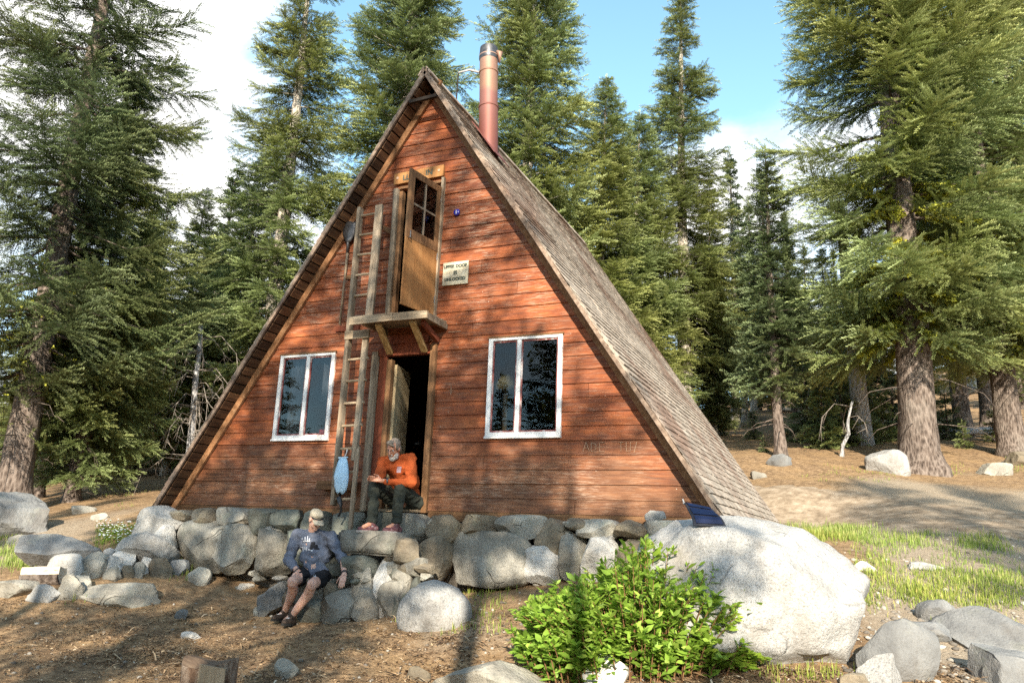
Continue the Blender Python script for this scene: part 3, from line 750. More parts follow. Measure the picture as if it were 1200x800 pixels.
# ---- chimney
CX, CY = .50, .95
ch = empty('chimney', (CX, CY, HR-S*CX)); ch.parent = CB
t = NT('rusting_stove_pipe'); v = t.coord((1, 1, 1)); n = t.noise(v, 3, 8, .7)
sx_ = t.new('ShaderNodeSeparateXYZ'); t.link(t.coord(), sx_.inputs[0])
c = t.ramp(t.math('ADD', t.math('DIVIDE', sx_.outputs[2], 2.6), t.math('MULTIPLY', t.math('SUBTRACT', n, .5), .22)), [(.05, (.17, .06, .05)), (.36, (.23, .10, .08)), (.40, (.27, .145, .095)), (.62, (.28, .165, .12)), (.7, (.34, .24, .19)), (.8, (.36, .29, .25)), (.9, (.14, .10, .085))])
c = t.mix(t.ramp(t.noise(t.coord((1, 1, .25)), 6, 7, .7), [(.5, 0), (.7, .6)]), c, (.2, .08, .045))
t.bump(n, .15, .01); MT['pipe'] = t.done(c, .6, .4, .35)
zb_ = HR-S*CX-.35
pipe = MB()
secs = [(zb_, 6.55), (6.552, 7.2), (7.202, 7.5)]
topx, topy = CX-.09, CY
def pc(z): k = (z-zb_)/(8.2-zb_); return np.array([CX+.02-.12*k, CY, z])
for a, b in secs:
    rr = .157 if a < 6 else .152
    pipe.tube([pc(a), pc(b)], rr, 32, .5, False)
    pipe.tube([pc(b-.03), pc(b-.025), pc(b), pc(b+.005)], [rr, rr+.012, rr+.012, rr], 32, .5, False)
pipe.build('pipe', MT['pipe'], ch, smooth=True)
cap = MB()
cap.tube([pc(7.42), pc(7.46), pc(7.66)], [.154, .166, .147], 32, .2, False).tube([pc(7.66), pc(7.3)], [.135, .135], 32, .2, False)
cap.build('pipe_mouth', MT['steel'], ch, smooth=True)
MB().tube([pc(7.56)+np.array([.15, 0, 0]), pc(7.5)+np.array([.21, 0, .02]), pc(7.35)+np.array([.19, 0, 0])], [.03, .05, .02], 10).build('mouth_flap', MT['pipe'], ch, smooth=True)
rod = MB().tube([(.02, .2, 6.62), (.05, .25, 7.0), pc(7.28)-np.array([.05, .14, 0])], .0, 8) if False else None
P0 = at(531, 93.5, depth((.1, .6, 7.2))); 
MB().tube([np.array([-.02, .75, 7.18]), np.array([.15, .82, 7.235]), pc(7.22)+np.array([-.165, -.04, 0])], [.014, .02, .022], 8).build('stay_rod', MT['galv'], ch)
MB().tube([np.array([-.02, .75, 7.18]), np.array([-.03, .75, 6.55])], .012, 8).build('stay_rod', MT['dark'], ch)
MB().hexa([side_pt(1, .55, .035, CY-.3), side_pt(1, .55, .035, CY+.3), side_pt(1, 1.3, .06, CY+.3), side_pt(1, 1.3, .06, CY-.3), side_pt(1, .55, .045, CY-.3), side_pt(1, .55, .045, CY+.3), side_pt(1, 1.3, .07, CY+.3), side_pt(1, 1.3, .07, CY-.3)]).build('flashing', MT['pipe'], ch)

# ------------------------------------------------------------------ things hung on the front
def text_obj(name, body, size, loc, mat_, parent, extr=.0015, rotx=R(90)):
    cu = bpy.data.curves.new(name, 'FONT'); cu.body = body; cu.size = size; cu.align_x = 'CENTER'; cu.align_y = 'CENTER'; cu.extrude = extr; cu.offset = .0035
    o = bpy.data.objects.new(name, cu); COL.objects.link(o)
    dg = bpy.context.evaluated_depsgraph_get(); me = bpy.data.meshes.new_from_object(o.evaluated_get(dg))
    bpy.data.objects.remove(o)
    M_ = Matrix.Translation(Vector(np.asarray(loc)-offset(parent))) @ Matrix.Rotation(rotx, 4, 'X')
    me.transform(M_); me.materials.clear(); me.materials.append(mat_)
    o = bpy.data.objects.new(name, me); COL.objects.link(o); o.parent = parent; return o
MT['ink'] = plain('dark_green_paint', (.06, .075, .06), .8)
MT['signboard'] = mat('cream_painted_board', [(.3, (.38, .33, .22)), (.6, (.62, .57, .43)), (.8, (.72, .68, .55))], 5, (1, 1, 3), .7, .2)
sg = empty('sign', (.575, -.055, 3.16), 'cream board nailed right of the upper door, reading UPPER DOOR IS UNLOCKED', 'sign')
MB().box(.372, .778, -.062, -.038, 3.155, 3.50).build('board', MT['signboard'], sg, bevel=.004)
for bd, z in (('UPPER DOOR', 3.43), ('IS', 3.33), ('UNLOCKED', 3.235)):
    text_obj('lettering', bd, .062 if bd != 'IS' else .08, (.575, -.0635, z), MT['ink'], sg)
pl = empty('name_board', (-.14, -.06, 4.86), 'brown plaque over the upper door with two pale dots and worn lettering', 'sign')
MB().hexa([(-.575, -.075, 4.865), (.285, -.075, 4.885), (.285, -.035, 4.885), (-.575, -.035, 4.865), (-.575, -.075, 5.045), (.285, -.075, 5.065), (.285, -.035, 5.065), (-.575, -.035, 5.045)], .5).build('board', MT['wood_plaque'] if 'wood_plaque' in MT else MT['ply'], pl)
for x, z in ((-.51, 4.965), (.21, 4.98)):
    MB().tube([(x, -.075, z), (x, -.083, z)], .022, 14).build('pale_stud', MT['scratch'], pl)
text_obj('lettering', 'LL', .12, (-.36, -.0765, 4.95), MT['scratchdark'] if 'scratchdark' in MT else MT['ink'], pl)
text_obj('lettering', 'IN', .12, (.04, -.0765, 4.97), MT['ink'], pl)
og = MB(); c0 = np.array([.535, -.05, 4.27])
og.tube([c0+np.array([0, .02, 0]), c0+np.array([0, -.005, 0]), c0+np.array([0, -.014, 0])], [.05, .05, .034], 18)
oo = og.build('reflector', plain('deep_blue_glass', (.02, .02, .28), .25, .6), None, (.535, -.05, 4.22), True)
tag(oo, 'small round deep blue ornament fixed on the red boards', 'ornament')
MB().tube([c0+np.array([0, -.0142, .028]), c0+np.array([0, -.0142, -.028])], .006, 8).build('pale_bar', MT['white'], oo)
# shovel
sh = empty('shovel', (-1.33, -.08, 2.72), 'long handled shovel hanging blade up beside the ladder', 'shovel')
MB().tube([(-1.335, -.075, 2.70), (-1.325, -.075, 3.3), (-1.315, -.075, 3.98)], [.017, .018, .019], 10).build('handle', MT['wood_gray'], sh, smooth=True)
bl = []; fc = []; nu, nw = 9, 8
for i in range(nu):
    u = i/(nu-1); z = 4.0+.34*u; hw = (.035+.085*min(1, u*2.2)**.7)*(1-.0*u) if u < .5 else .12
    for k in range(nw+1):
        q = k/nw*2-1
        bl.append((-1.315-.015*u+hw*q, -.075-.035*(1-q*q)*(1-.4*u)+.0, z+.015*(abs(q) < .5)*(u > .9)))
for i in range(nu-1):
    for k in range(nw): fc.append((i*(nw+1)+k, i*(nw+1)+k+1, (i+1)*(nw+1)+k+1, (i+1)*(nw+1)+k))
o = link_mesh('blade', bl, fc, MT['steel'], sh, smooth=True); sd = o.modifiers.new('thick', 'SOLIDIFY'); sd.thickness = .004
MB().tube([(-1.317, -.08, 3.84), (-1.315, -.085, 4.0), (-1.316, -.095, 4.1)], [.021, .024, .012], 10).build('socket', MT['steel'], sh, smooth=True)
# ladder
la = empty('ladder', (-.65, -.5, -.3), 'tall home-made grey wooden ladder leaning by the doorway', 'ladder')
Lt, Lb = np.array([-1.065, -.19, 4.50]), np.array([-.80, -.56, .02]); Rt, Rb = np.array([-.72, -.19, 4.50]), np.array([-.475, -.60, -.29])
MB().bar(Lb, Lt, .055, .10, (0, 1, 0), .35).build('rail', MT['wood_gray'], la, bevel=.004)
def rp(z): k = (z-Rb[2])/(Rt[2]-Rb[2]); return Rb*(1-k)+Rt*k
def lpz(z): k = (z-Lb[2])/(Lt[2]-Lb[2]); return Lb*(1-k)+Lt*k
MB().bar(rp(2.64), Rt, .125, .045, (0, 1, 0), .85).build('rail', MT['wood_gray'], la, bevel=.004)
MB().bar(rp(.62)+np.array([-.035, 0, 0]), rp(2.42)+np.array([-.03, 0, 0]), .085, .05, (0, 1, 0), .8).build('rail', MT['wood_gray'], la, bevel=.004)
MB().bar(Rb, rp(.78)+np.array([.03, -.035, 0]), .06, .035, (0, 1, 0), .7).build('rail', MT['wood_gray'], la, bevel=.004)
z = 4.33; k = 0
zs_ = [4.36, 4.03, 3.70, 3.37, 3.04, 2.70, 2.36, 2.06, 1.74, 1.42, 1.10, .78, .46, .10]
for z in zs_:
    a = lpz(max(z, .05)); b = rp(z)
    if z == 2.36: MB().bar(a+np.array([-.03, -.05, .06]), b+np.array([.06, -.05, .06]), .03, .12, (0, 0, 1), .6).build('rung', MT['wood_gray_x'], la)
    else: MB().tube([a+np.array([-.03, 0, 0]), b+np.array([.04, 0, .01])], .019, 8, .9).build('rung', MT['wood_gray_x'], la)
# water bag
MTt = NT('clear_blue_plastic'); MTt.b.inputs['Base Color'].default_value = (.5, .74, .95, 1); MTt.b.inputs['Transmission Weight'].default_value = .15; MTt.b.inputs['Roughness'].default_value = .25
MTt.bump(MTt.noise(MTt.coord((1, 1, .5)), 16, 3), .5, .02); MT['bag'] = MTt.m
bt = at(402, 536, depth((-.78, -.62, .66))); bb = at(399, 578, depth((-.74, -.62, .2)))
bgp = empty('water_bag', bb, 'see-through blue water bag hanging from a ladder rung', 'water bag')
V = []; F = []; n = 18
prof = [(0, .045, .02), (.06, .075, .035), (.2, .098, .05), (.45, .112, .06), (.7, .10, .05), (.88, .075, .03), (.97, .06, .012), (1, .055, .006)]
for u, a, b in prof:
    p = bb*(1-u)+bt*u
    for k in range(n):
        th = 2*math.pi*k/n; fold = 1+.09*math.sin(th*5+u*6)
        V.append(p+np.array([math.cos(th)*a*fold, math.sin(th)*b*fold, .015*math.sin(th*3)*(u < .05)]))
for i in range(len(prof)-1):
    for k in range(n): F.append((i*n+k, i*n+(k+1) % n, (i+1)*n+(k+1) % n, (i+1)*n+k))
F.append(tuple(range(n))[::-1]); F.append(tuple(range((len(prof)-1)*n, len(prof)*n)))
link_mesh('bag', V, F, MT['bag'], bgp, smooth=True)
MB().bar(bt+np.array([-.075, 0, .0]), bt+np.array([.075, 0, .005]), .02, .016).build('top_seal', plain('white_blue_plastic', (.55, .72, .85), .4), bgp)
MB().tube([bt+np.array([.02, 0, 0]), bt+np.array([.03, .03, .07]), bt+np.array([.02, .05, .12])], .006, 6).build('cord', MT['white'], bgp)
MB().tube([bb, bb+np.array([-.02, 0, -.06]), bb+np.array([.03, -.02, -.14]), bb+np.array([.05, -.02, -.22]), bb+np.array([.01, -.02, -.3])], [.03, .035, .03, .022, .015], 8).build('hose', plain('black_rubber', (.02, .02, .022), .5), bgp, smooth=True)
# things behind the window panes
cup = empty('cup', (-1.56, .02, 1.05), 'red cup standing on the sill inside the left window', 'cup')
mbx = MB(); mbx.tube([(-1.56, .045, 1.048), (-1.56, .045, 1.13)], [.04, .052], 18, .5, True); mbx.build('cup_body', plain('red_plastic', (.6, .02, .03), .4), cup, smooth=True)
lq = aty(593, 450, .34)
lm = empty('table_lamp', (lq[0], lq[1], .74), 'dusty pale shaded lamp standing inside behind the right window', 'lamp')
mbx = MB(); mbx.tube([lq+np.array([0, 0, -.09]), lq+np.array([0, 0, .0]), lq+np.array([0, 0, .10]), lq+np.array([0, 0, .13])], [.15, .145, .08, .04], 24); mbx.build('shade', mat('dusty_cream_shade', [(.3, (.3, .25, .14)), (.7, (.5, .42, .27))], 5), lm, smooth=True)
MB().tube([(lq[0], lq[1], .78), lq+np.array([0, 0, -.09])], [.04, .03], 12).tube([(lq[0], lq[1], .74), (lq[0], lq[1], .78)], .11, 18).build('stem', MT['wood_gray'], lm, smooth=True)
cu_ = empty('curtain', (-2.2, .13, 1.0), 'gray blue cloth hanging inside the left window', 'curtain')
MT['drape'] = cloth0 = mat('gray_blue_cloth', [(.3, (.10, .115, .14)), (.7, (.24, .26, .3))], 5, (1, 1, .4), .9, .3)
for x0, x1, zlo, zhi in ((-2.33, -2.08, 1.0, 2.3), (-1.72, -1.46, 1.55, 2.3)):
    V = []; F = []; n = 26
    for zz in (zlo, (zlo+zhi)/2, zhi):
        for k in range(n+1):
            u = k/n; V.append((x0+(x1-x0)*u*(1-.12*(zz == zlo)), .14+.025*math.sin(u*19+zz)+.012*math.sin(u*41), zz+.03*math.sin(u*5)*(zz == zlo)))
    for i in range(2):
        for k in range(n): F.append((i*(n+1)+k, i*(n+1)+k+1, (i+1)*(n+1)+k+1, (i+1)*(n+1)+k))
    o = link_mesh('drape', V, F, MT['drape'], cu_, smooth=True); sd_ = o.modifiers.new('t', 'SOLIDIFY'); sd_.thickness = .004
tb = empty('table', (1.6, .45, 0), 'plain dark table standing inside behind the right window', 'table')
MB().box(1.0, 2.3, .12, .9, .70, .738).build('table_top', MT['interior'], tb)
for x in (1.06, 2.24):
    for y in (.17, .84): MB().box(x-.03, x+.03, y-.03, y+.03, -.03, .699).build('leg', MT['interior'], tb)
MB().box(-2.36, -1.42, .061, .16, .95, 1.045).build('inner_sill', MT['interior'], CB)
# ------------------------------------------------------------------ boulder footing under the front wall
FT = empty('stone_foundation', (0, -.2, -1.1), 'rough dry boulder wall carrying the front of the cabin', 'stone wall')
# hearting of rubble and mortar behind the face stones, following the ground
mb = MB()
mx = np.linspace(-4.2, 4.15, 34)
for a, b in zip(mx[:-1], mx[1:]):
    mb.hexa([(a, -.02, -1.5), (b, -.02, -1.5), (b, .25, -1.5), (a, .25, -1.5), (a, -.01, -.135), (b, -.01, -.135), (b, .25, -.135), (a, .25, -.135)])
mb.build('mortar', MT['mortar'], FT)
def face_stone(x0, y0, x1, y1, mt, seed, y=-.22, thick=.42, tilt=0, cut=(.7, 1.1), cuts=11, parent=FT, name='stone', grow=1.10, label=None, cat='rock', group=None, rough=.035, power=.5):
    """a stone filling a photograph rectangle on the vertical plane y"""
    c = aty((x0+x1)/2, (y0+y1)/2, y); dd = depth(c)
    w = (x1-x0)/FPX*dd*grow/.93; h = (y1-y0)/FPX*dd*grow
    return put_rock(name, seed, c, (w, thick, h), MT[mt], label, cat, group, parent, R(random.uniform(-6, 6)), 4 if (x1-x0) > 35 else 3, tilt, cuts, cut, rough, power)
ST = [  # upper course, left to right
 (228, 595, 258, 613, 'stone_tan'), (257, 589, 292, 621, 'stone'), (292, 591, 324, 625, 'stone_dark'), (322, 595, 358, 626, 'stone_dark'), (357, 598, 392, 632, 'stone_dark'), (392, 600, 428, 630, 'stone_dark'), (428, 600, 470, 634, 'stone_dark'),
 (469, 602, 504, 637, 'stone'), (503, 604, 544, 637, 'stone_tan'), (544, 600, 584, 628, 'stone_tan'), (583, 595, 638, 630, 'stone'), (631, 609, 671, 652, 'stone_tan'), (664, 606, 693, 622, 'stone_tan'), (679, 609, 723, 630, 'stone'), (721, 609, 760, 629, 'stone_tan'), (758, 608, 800, 634, 'stone'), (205, 598, 230, 612, 'stone_tan'),
 # lower course
 (206, 612, 277, 668, 'stone'), (249, 616, 303, 670, 'stone'), (296, 622, 341, 673, 'stone'), (338, 622, 372, 672, 'stone_dark'), (370, 628, 400, 675, 'stone_dark'),
 (490, 629, 532, 678, 'stone_tan'), (528, 625, 624, 684, 'stone'), (619, 636, 664, 684, 'stone_white'), (662, 628, 684, 680, 'stone'), (680, 629, 724, 684, 'stone_white'), (722, 629, 765, 682, 'stone_tan'), (762, 630, 800, 680, 'stone'),
 (462, 634, 494, 676, 'stone')]
for i, s in enumerate(ST):
    low = i >= 17
    face_stone(*s, 100+i*3, y=-.27 if low else -.2, thick=.5 if low else .42)
for o in [c for c in FT.children if c.name.startswith('stone')]:
    b0 = offset(FT)[2]
    for v in o.data.vertices:                   # level tops under the sill
        if v.co.z+b0 > -.05: v.co.z = -.05-b0+(v.co.z+b0+.05)*.22
for i in range(46):                             # pinning stones in the joints
    px = random.uniform(215, 780); py = random.choice([random.uniform(612, 632), random.uniform(664, 690)])
    if 380 < px < 500: continue
    w = random.uniform(7, 17); h = random.uniform(5, 11)
    face_stone(px-w/2, py-h/2, px+w/2, py+h/2, random.choice(['stone', 'stone_tan', 'stone_white']), 900+i, y=-.20, thick=.3, parent=FT, name='pinning_stone')

# ------------------------------------------------------------------ steps by the door (each stone loose)
def rock_here(x0, y0, x1, y1, mt, seed, label, cat='rock', group=None, yplane=None, thick=None, name='rock', sink=.18, **k):
    """a stone filling a photograph rectangle, standing on the ground or on the vertical plane yplane"""
    px, py = (x0+x1)/2, (y0+y1)/2
    if yplane is None:
        g = ground(px, y1-1); dd = depth(g)+.15*(x1-x0)/FPX*depth(g); c = at(px, py, dd)
    else: c = aty(px, py, yplane); dd = depth(c)
    w = (x1-x0)/FPX*dd; h = (y1-y0)/FPX*dd
    th = thick or w*.7
    if yplane is None:
        hh = h*(1+sink); c = c-np.array([0, 0, h*sink/2])
    else:
        b0 = c[2]-h/2; gz_ = tz(c[0], c[1])-.12; b0 = min(b0, gz_) if b0-gz_ < .42 else b0; t0 = c[2]+h/2; hh = t0-b0; c[2] = (t0+b0)/2
    return put_rock(name, seed, c, (w*1.06, th, hh), MT[mt], label, cat, group, None, k.pop('rot', R(random.uniform(-12, 12))+YAW*.5), 4, k.pop('tilt', 0), k.pop('cuts', 12), k.pop('cut', (.6, 1.0)), k.pop('rough', .04), k.pop('power', .62))
def slab_stone(name, P, z0, z1, mt, seed, label, cat='rock', group=None, parent=None):
    """a roughly squared slab from its plan outline"""
    r = np.random.default_rng(seed); n = len(P); bm = bmesh.new()
    P = np.array(P, float); c = P.mean(0)
    vb = [bm.verts.new((p[0]+r.normal()*.015, p[1]+r.normal()*.015, z0)) for p in P]
    vt = [bm.verts.new((c[0]+(p[0]-c[0])*.97+r.normal()*.015, c[1]+(p[1]-c[1])*.97+r.normal()*.015, z1+r.normal()*.012)) for p in P]
    bm.faces.new(vb[::-1]); bm.faces.new(vt)
    for i in range(n): bm.faces.new((vb[i], vb[(i+1) % n], vt[(i+1) % n], vt[i]))
    bmesh.ops.bevel(bm, geom=bm.edges[:], offset=.03, segments=2, affect='EDGES')
    bmesh.ops.triangulate(bm, faces=bm.faces[:]); bmesh.ops.subdivide_edges(bm, edges=[e for e in bm.edges if e.calc_length() > .12], cuts=2, use_grid_fill=True)
    o3 = r.uniform(0, 50, 3)
    for v in bm.verts:
        nn = Vector([mnoise.noise(Vector((np.array(v.co)*f+o3+q).tolist())) for q in range(3) for f in (5,)][:3])
        v.co += nn*.022
    bmesh.ops.recalc_face_normals(bm, faces=bm.faces[:])
    bm.verts.ensure_lookup_table(); bm.verts.index_update()
    V = [v.co[:] for v in bm.verts]; F = [[v.index for v in f.verts] for f in bm.faces]; bm.free()
    o = link_mesh(name, V, F, MT[mt], parent, (c[0], c[1], z0), True)
    return tag(o, label, cat, group)
SLZ = -.285
slab_stone('step_stone', [(-.38, -.92), (.42, -.94), (.46, -.62), (.2, -.42), (-.62, -.42), (-.60, -.70)], SLZ-.30, SLZ, 'stone', 5, 'long flat step slab under the feet of the man in orange', 'step')
G = 'rubble stones packed under the door slab'
for i, (b, mt, y, lb) in enumerate([((464, 630, 494, 664), 'stone_tan', -.75, 'tan wedge of stone at the right end of the door slab'), ((438, 653, 466, 700), 'stone_white', -.86, 'pale jagged upright stone below the right end of the door slab'),
    ((402, 650, 444, 680), 'stone_dark', -.85, 'dark rounded stone directly below the middle of the door slab'), ((446, 676, 482, 690), 'stone', -.92, 'flat grey stone tucked beneath the jagged pale one'), ((462, 660, 500, 684), 'stone_tan', -.55, 'tan stone in the hollow right of the steps'), ((380, 652, 408, 682), 'stone_dark', -.75, 'dark stone behind the elbow of the man in grey')]):
    rock_here(*b, mt, 300+i, lb, 'rock', None, y, .4)
for i in range(26):
    px, py = random.uniform(384, 500), random.uniform(655, 700); w = random.uniform(12, 26); h = w*random.uniform(.55, .9)
    rock_here(px-w/2, py-h/2, px+w/2, py+h/2, random.choice(['stone', 'stone_dark', 'stone_tan']), 700+i, 'small stone wedged in the rubble under the door slab', 'rock', G, -.72-random.random()*.1-(py-655)*.004, .3)
seat = rock_here(338, 674, 402, 718, 'stone', 331, 'broad stone the man in grey is sitting on', 'rock', None, -.88, .8, cut=(.6, .85))
for i, (b, mt, y, lb) in enumerate([((302, 682, 336, 716), 'stone_blue', -1.0, 'dark bluish stone left of the seated man in grey'), ((374, 688, 420, 716), 'stone', -1.05, 'grey stone beside the resting hand of the man in grey'), ((410, 688, 452, 715), 'stone', -.95, 'mossy lump of stone at the right end of the seat stones'),
    ((410, 664, 442, 698), 'stone', -.85, 'upright pointed slab behind the resting hand of the man in grey'), ((348, 700, 382, 722), 'stone_dark', -1.08, 'low dark stone behind the calves of the man in grey')]):
    rock_here(*b, mt, 340+i, lb, 'rock', None, y, .45)

# ------------------------------------------------------------------ rubble spilling from the left corner
RB = [((165, 592, 222, 622), 'stone_white', 'big bleached slab at the cabin\'s left corner'), ((172, 614, 208, 632), 'stone_white', 'bleached stone wedged under the big corner slab'), ((140, 624, 208, 650), 'stone_white', 'long thin bleached plate tilted over the rubble'),
 ((168, 638, 194, 657), 'stone', 'squarish grey block in the middle of the rubble'), ((192, 631, 208, 650), 'stone', 'small grey stone leaning on the first big foundation boulder'), ((186, 646, 208, 660), 'stone_dark', 'dark stone in the gap below the leaning plate'),
 ((128, 645, 163, 664), 'stone_white', 'white angular stone on top of the rubble left of the square block'), ((162, 652, 177, 672), 'stone_white', 'small upright white stone under the square block'), ((175, 653, 202, 676), 'stone_tan', 'rounded tan stone at the rubble foot beside the grass'),
 ((153, 658, 170, 677), 'stone', 'narrow grey stone at the rubble foot'), ((142, 662, 157, 677), 'stone_tan', 'little tan stone at the rubble foot'), ((122, 662, 142, 680), 'stone', 'grey stone at the foot of the rubble before the white one'),
 ((198, 655, 221, 672), 'stone_blue', 'bluish stone against the first big foundation boulder'), ((96, 646, 126, 675), 'stone', 'grey cracked stone right of the bulky white one'), ((118, 650, 140, 672), 'stone_white', 'slim white stone between two grey ones in the rubble'),
 ((60, 648, 103, 677), 'stone_white', 'bulky white stone with brown underside in the rubble'), ((68, 672, 98, 702), 'stone', 'grey stone below the bulky white one'), ((34, 684, 72, 704), 'stone_white', 'low white stone in front of the split log'), ((-4, 679, 48, 698), 'stone', 'flat grey stone at the left edge beside the split log'),
 ((96, 682, 188, 708), 'stone', 'long flat grey ledge stone in front of the rubble'), ((84, 674, 108, 692), 'stone', 'small grey stone touching the long flat ledge'), ((218, 664, 248, 684), 'stone', 'grey stone at the foot of the first big foundation boulder')]
for i, (b, mt, lb) in enumerate(RB):
    flat = b[2]-b[0] > 50
    if i < 3: rock_here(*b, mt, 400+i, lb, yplane=-.25-.2*i, thick=.6)
    else: rock_here(*b, mt, 400+i, lb, sink=.35)
# filler stones tucked between them
GF = 'small stones filling the rubble'
for i in range(46):
    px = random.uniform(60, 225); py = 655+random.uniform(-6, 24)-(px-140)*.12
    w = random.uniform(6, 16); h = w*random.uniform(.5, .8)
    rock_here(px-w/2, py-h, px+w/2, py, random.choice(['stone', 'stone_white', 'stone_tan']), 450+i, 'small loose stone among the rubble at the left corner', 'rock', GF, sink=.3)
# split log
a = ground(30, 684); b = ground(74, 682); a = a+np.array([0, 0, .13]); b = b+np.array([0, 0, .12])
lg = empty('split_log', a, 'pale split log lying at the left end of the rubble', 'log')
mb = MB(); d, u_, w_ = frame(b-a); pr = []
n = 20; V = []; F = []
for k, p in enumerate((a, a*.6+b*.4, b)):
    for j in range(n):
        th = 2*math.pi*j/n; rr = .155*(1+.08*math.sin(3*th+k)); V.append(p+u_*math.cos(th)*rr*1.05+w_*min(math.sin(th)*rr, .07+.015*math.sin(j)))
for k in range(2):
    for j in range(n): F.append((k*n+j, k*n+(j+1) % n, (k+1)*n+(j+1) % n, (k+1)*n+j))
F += [tuple(range(n))[::-1], tuple(range(2*n, 3*n))]
tl = NT('split_pine'); nn = tl.new('ShaderNodeNewGeometry'); sz = tl.new('ShaderNodeSeparateXYZ'); tl.link(nn.outputs['True Normal'], sz.inputs[0])
g_ = tl.noise(tl.coord((1.5, 9, 9)), 3, 8, .7)
tl.bump(g_, .6, .01); MT['split'] = tl.done(tl.ramp(g_, [(.3, (.34, .2, .1)), (.5, (.58, .48, .36)), (.7, (.68, .62, .53))]), .85, .2)
link_mesh('wood', V, F, MT['split'], lg, smooth=False)
V2 = []; F2 = []
for k, p in enumerate((a-d*.003, b+d*.003)):
    for j in range(13):
        th = math.pi*1.02+math.pi*.96*j/12
        for rr in (.158, .185): V2.append(p+u_*math.cos(th)*rr*1.05+w_*math.sin(th)*rr)
m_ = 13
for j in range(12):
    q = lambda k, j, s: k*26+j*2+s
    F2 += [(q(0, j, 1), q(0, j+1, 1), q(1, j+1, 1), q(1, j, 1)), (q(0, j, 0), q(1, j, 0), q(1, j+1, 0), q(0, j+1, 0)), (q(0, j, 0), q(0, j+1, 0), q(0, j+1, 1), q(0, j, 1)), (q(1, j, 0), q(1, j, 1), q(1, j+1, 1), q(1, j+1, 0))]
link_mesh('bark', V2, F2, MT['bark'], lg)

# ------------------------------------------------------------------ lone rocks
LONE = [((28, 626, 116, 664), 'stone_blue', 'long low grey boulder with a shaded left flank behind the rubble', {'cut': (.5, .85)}), ((-45, 576, 66, 626), 'stone_blue', 'big dark bluish boulder under the firs at the left edge', {'cut': (.5, .8)}), ((4, 626, 44, 637), 'stone', 'flat grey rock in the grass near the left edge', {}),
 ((468, 680, 552, 734), 'granite', 'smooth rounded granite rock in front of the foundation', {'cuts': 5, 'cut': (.8, .97), 'power': 1.}), ((205, 713, 221, 725), 'stone_blue', 'small bluish rock on the litter left of the seated man', {}), ((297, 706, 314, 722), 'stone', 'small grey rock by the boots of the man in grey', {}), ((322, 772, 352, 793), 'stone', 'fist sized grey rock right of the stump', {}),
 ((207, 740, 236, 748), 'stone_white', 'flat whitish rock lying in a streak of sun', {}), ((450, 712, 462, 720), 'stone', 'tiny grey stone left of the rounded granite rock', {}), ((512, 772, 660, 812), 'stone', 'flat ledge of grey rock at the bottom edge', {'cut': (.45, .8)}), ((476, 780, 506, 797), 'stone_tan', 'tan cobble left of the bottom ledge', {}),
 ((684, 766, 738, 802), 'stone_white', 'white stone under the front of the leafy bush', {}), ((1002, 722, 1084, 792), 'stone_blue', 'slanting grey slab leaning out from the big boulder', {'cut': (.45, .75), 'tilt': .25}), ((1006, 765, 1056, 806), 'granite', 'small pointed white granite chunk before the slanting slab', {'cut': (.4, .7)}), ((985, 788, 1022, 806), 'stone_tan', 'brown cobble at the foot of the big boulder', {}),
 ((1076, 702, 1124, 730), 'stone_blue', 'square grey block beside a tuft of grass', {'cut': (.5, .7)}), ((1090, 712, 1250, 762), 'stone_blue', 'wide low shaded outcrop at the right edge', {'cut': (.5, .8)}), ((1150, 758, 1230, 806), 'stone_blue', 'dark rock in the bottom right corner', {'cut': (.5, .8)}), ((1056, 728, 1110, 748), 'stone_blue', 'low flat rock between the square block and the slanting slab', {}),
 ((998, 657, 1026, 668), 'stone_white', 'pale stone in the grass right of the big boulder', {}), ((1064, 658, 1106, 668), 'stone_white', 'flat pale stone half hidden in the meadow grass', {}), ((1016, 527, 1062, 554), 'granite', 'bright white rock left of the big fir trunk', {'cuts': 6}), ((898, 531, 926, 546), 'stone_blue', 'bluish rock at the foot of the slender dark fir', {}), ((1148, 542, 1184, 557), 'stone', 'low grey rock right of the big fir trunk', {}), ((1130, 440, 1156, 456), 'granite', 'distant pale rock in the wood between two right hand trunks', {}), ((880, 552, 898, 561), 'stone', 'small grey rock just beyond the eave', {}), ((1180, 528, 1215, 546), 'stone_tan', 'tan rock beside the rightmost trunk', {}), ((960, 506, 985, 519), 'stone_dark', 'dark rock below the saplings right of the slender fir', {}), ((82, 592, 112, 602), 'stone', 'grey rock at the foot of the left sunlit trunk', {}), ((108, 600, 128, 609), 'stone', 'little grey rock on the path side of the left boulder', {})]
for i, (b, mt, lb, k) in enumerate(LONE): rock_here(*b, mt, 520+i, lb, sink=.5, **k)
# a chip of pale stone on the sill
rock_here(756, 598, 780, 611, 'stone_white', 590, 'white chunk of stone on the footing by the right corner', yplane=-.22, thick=.16)

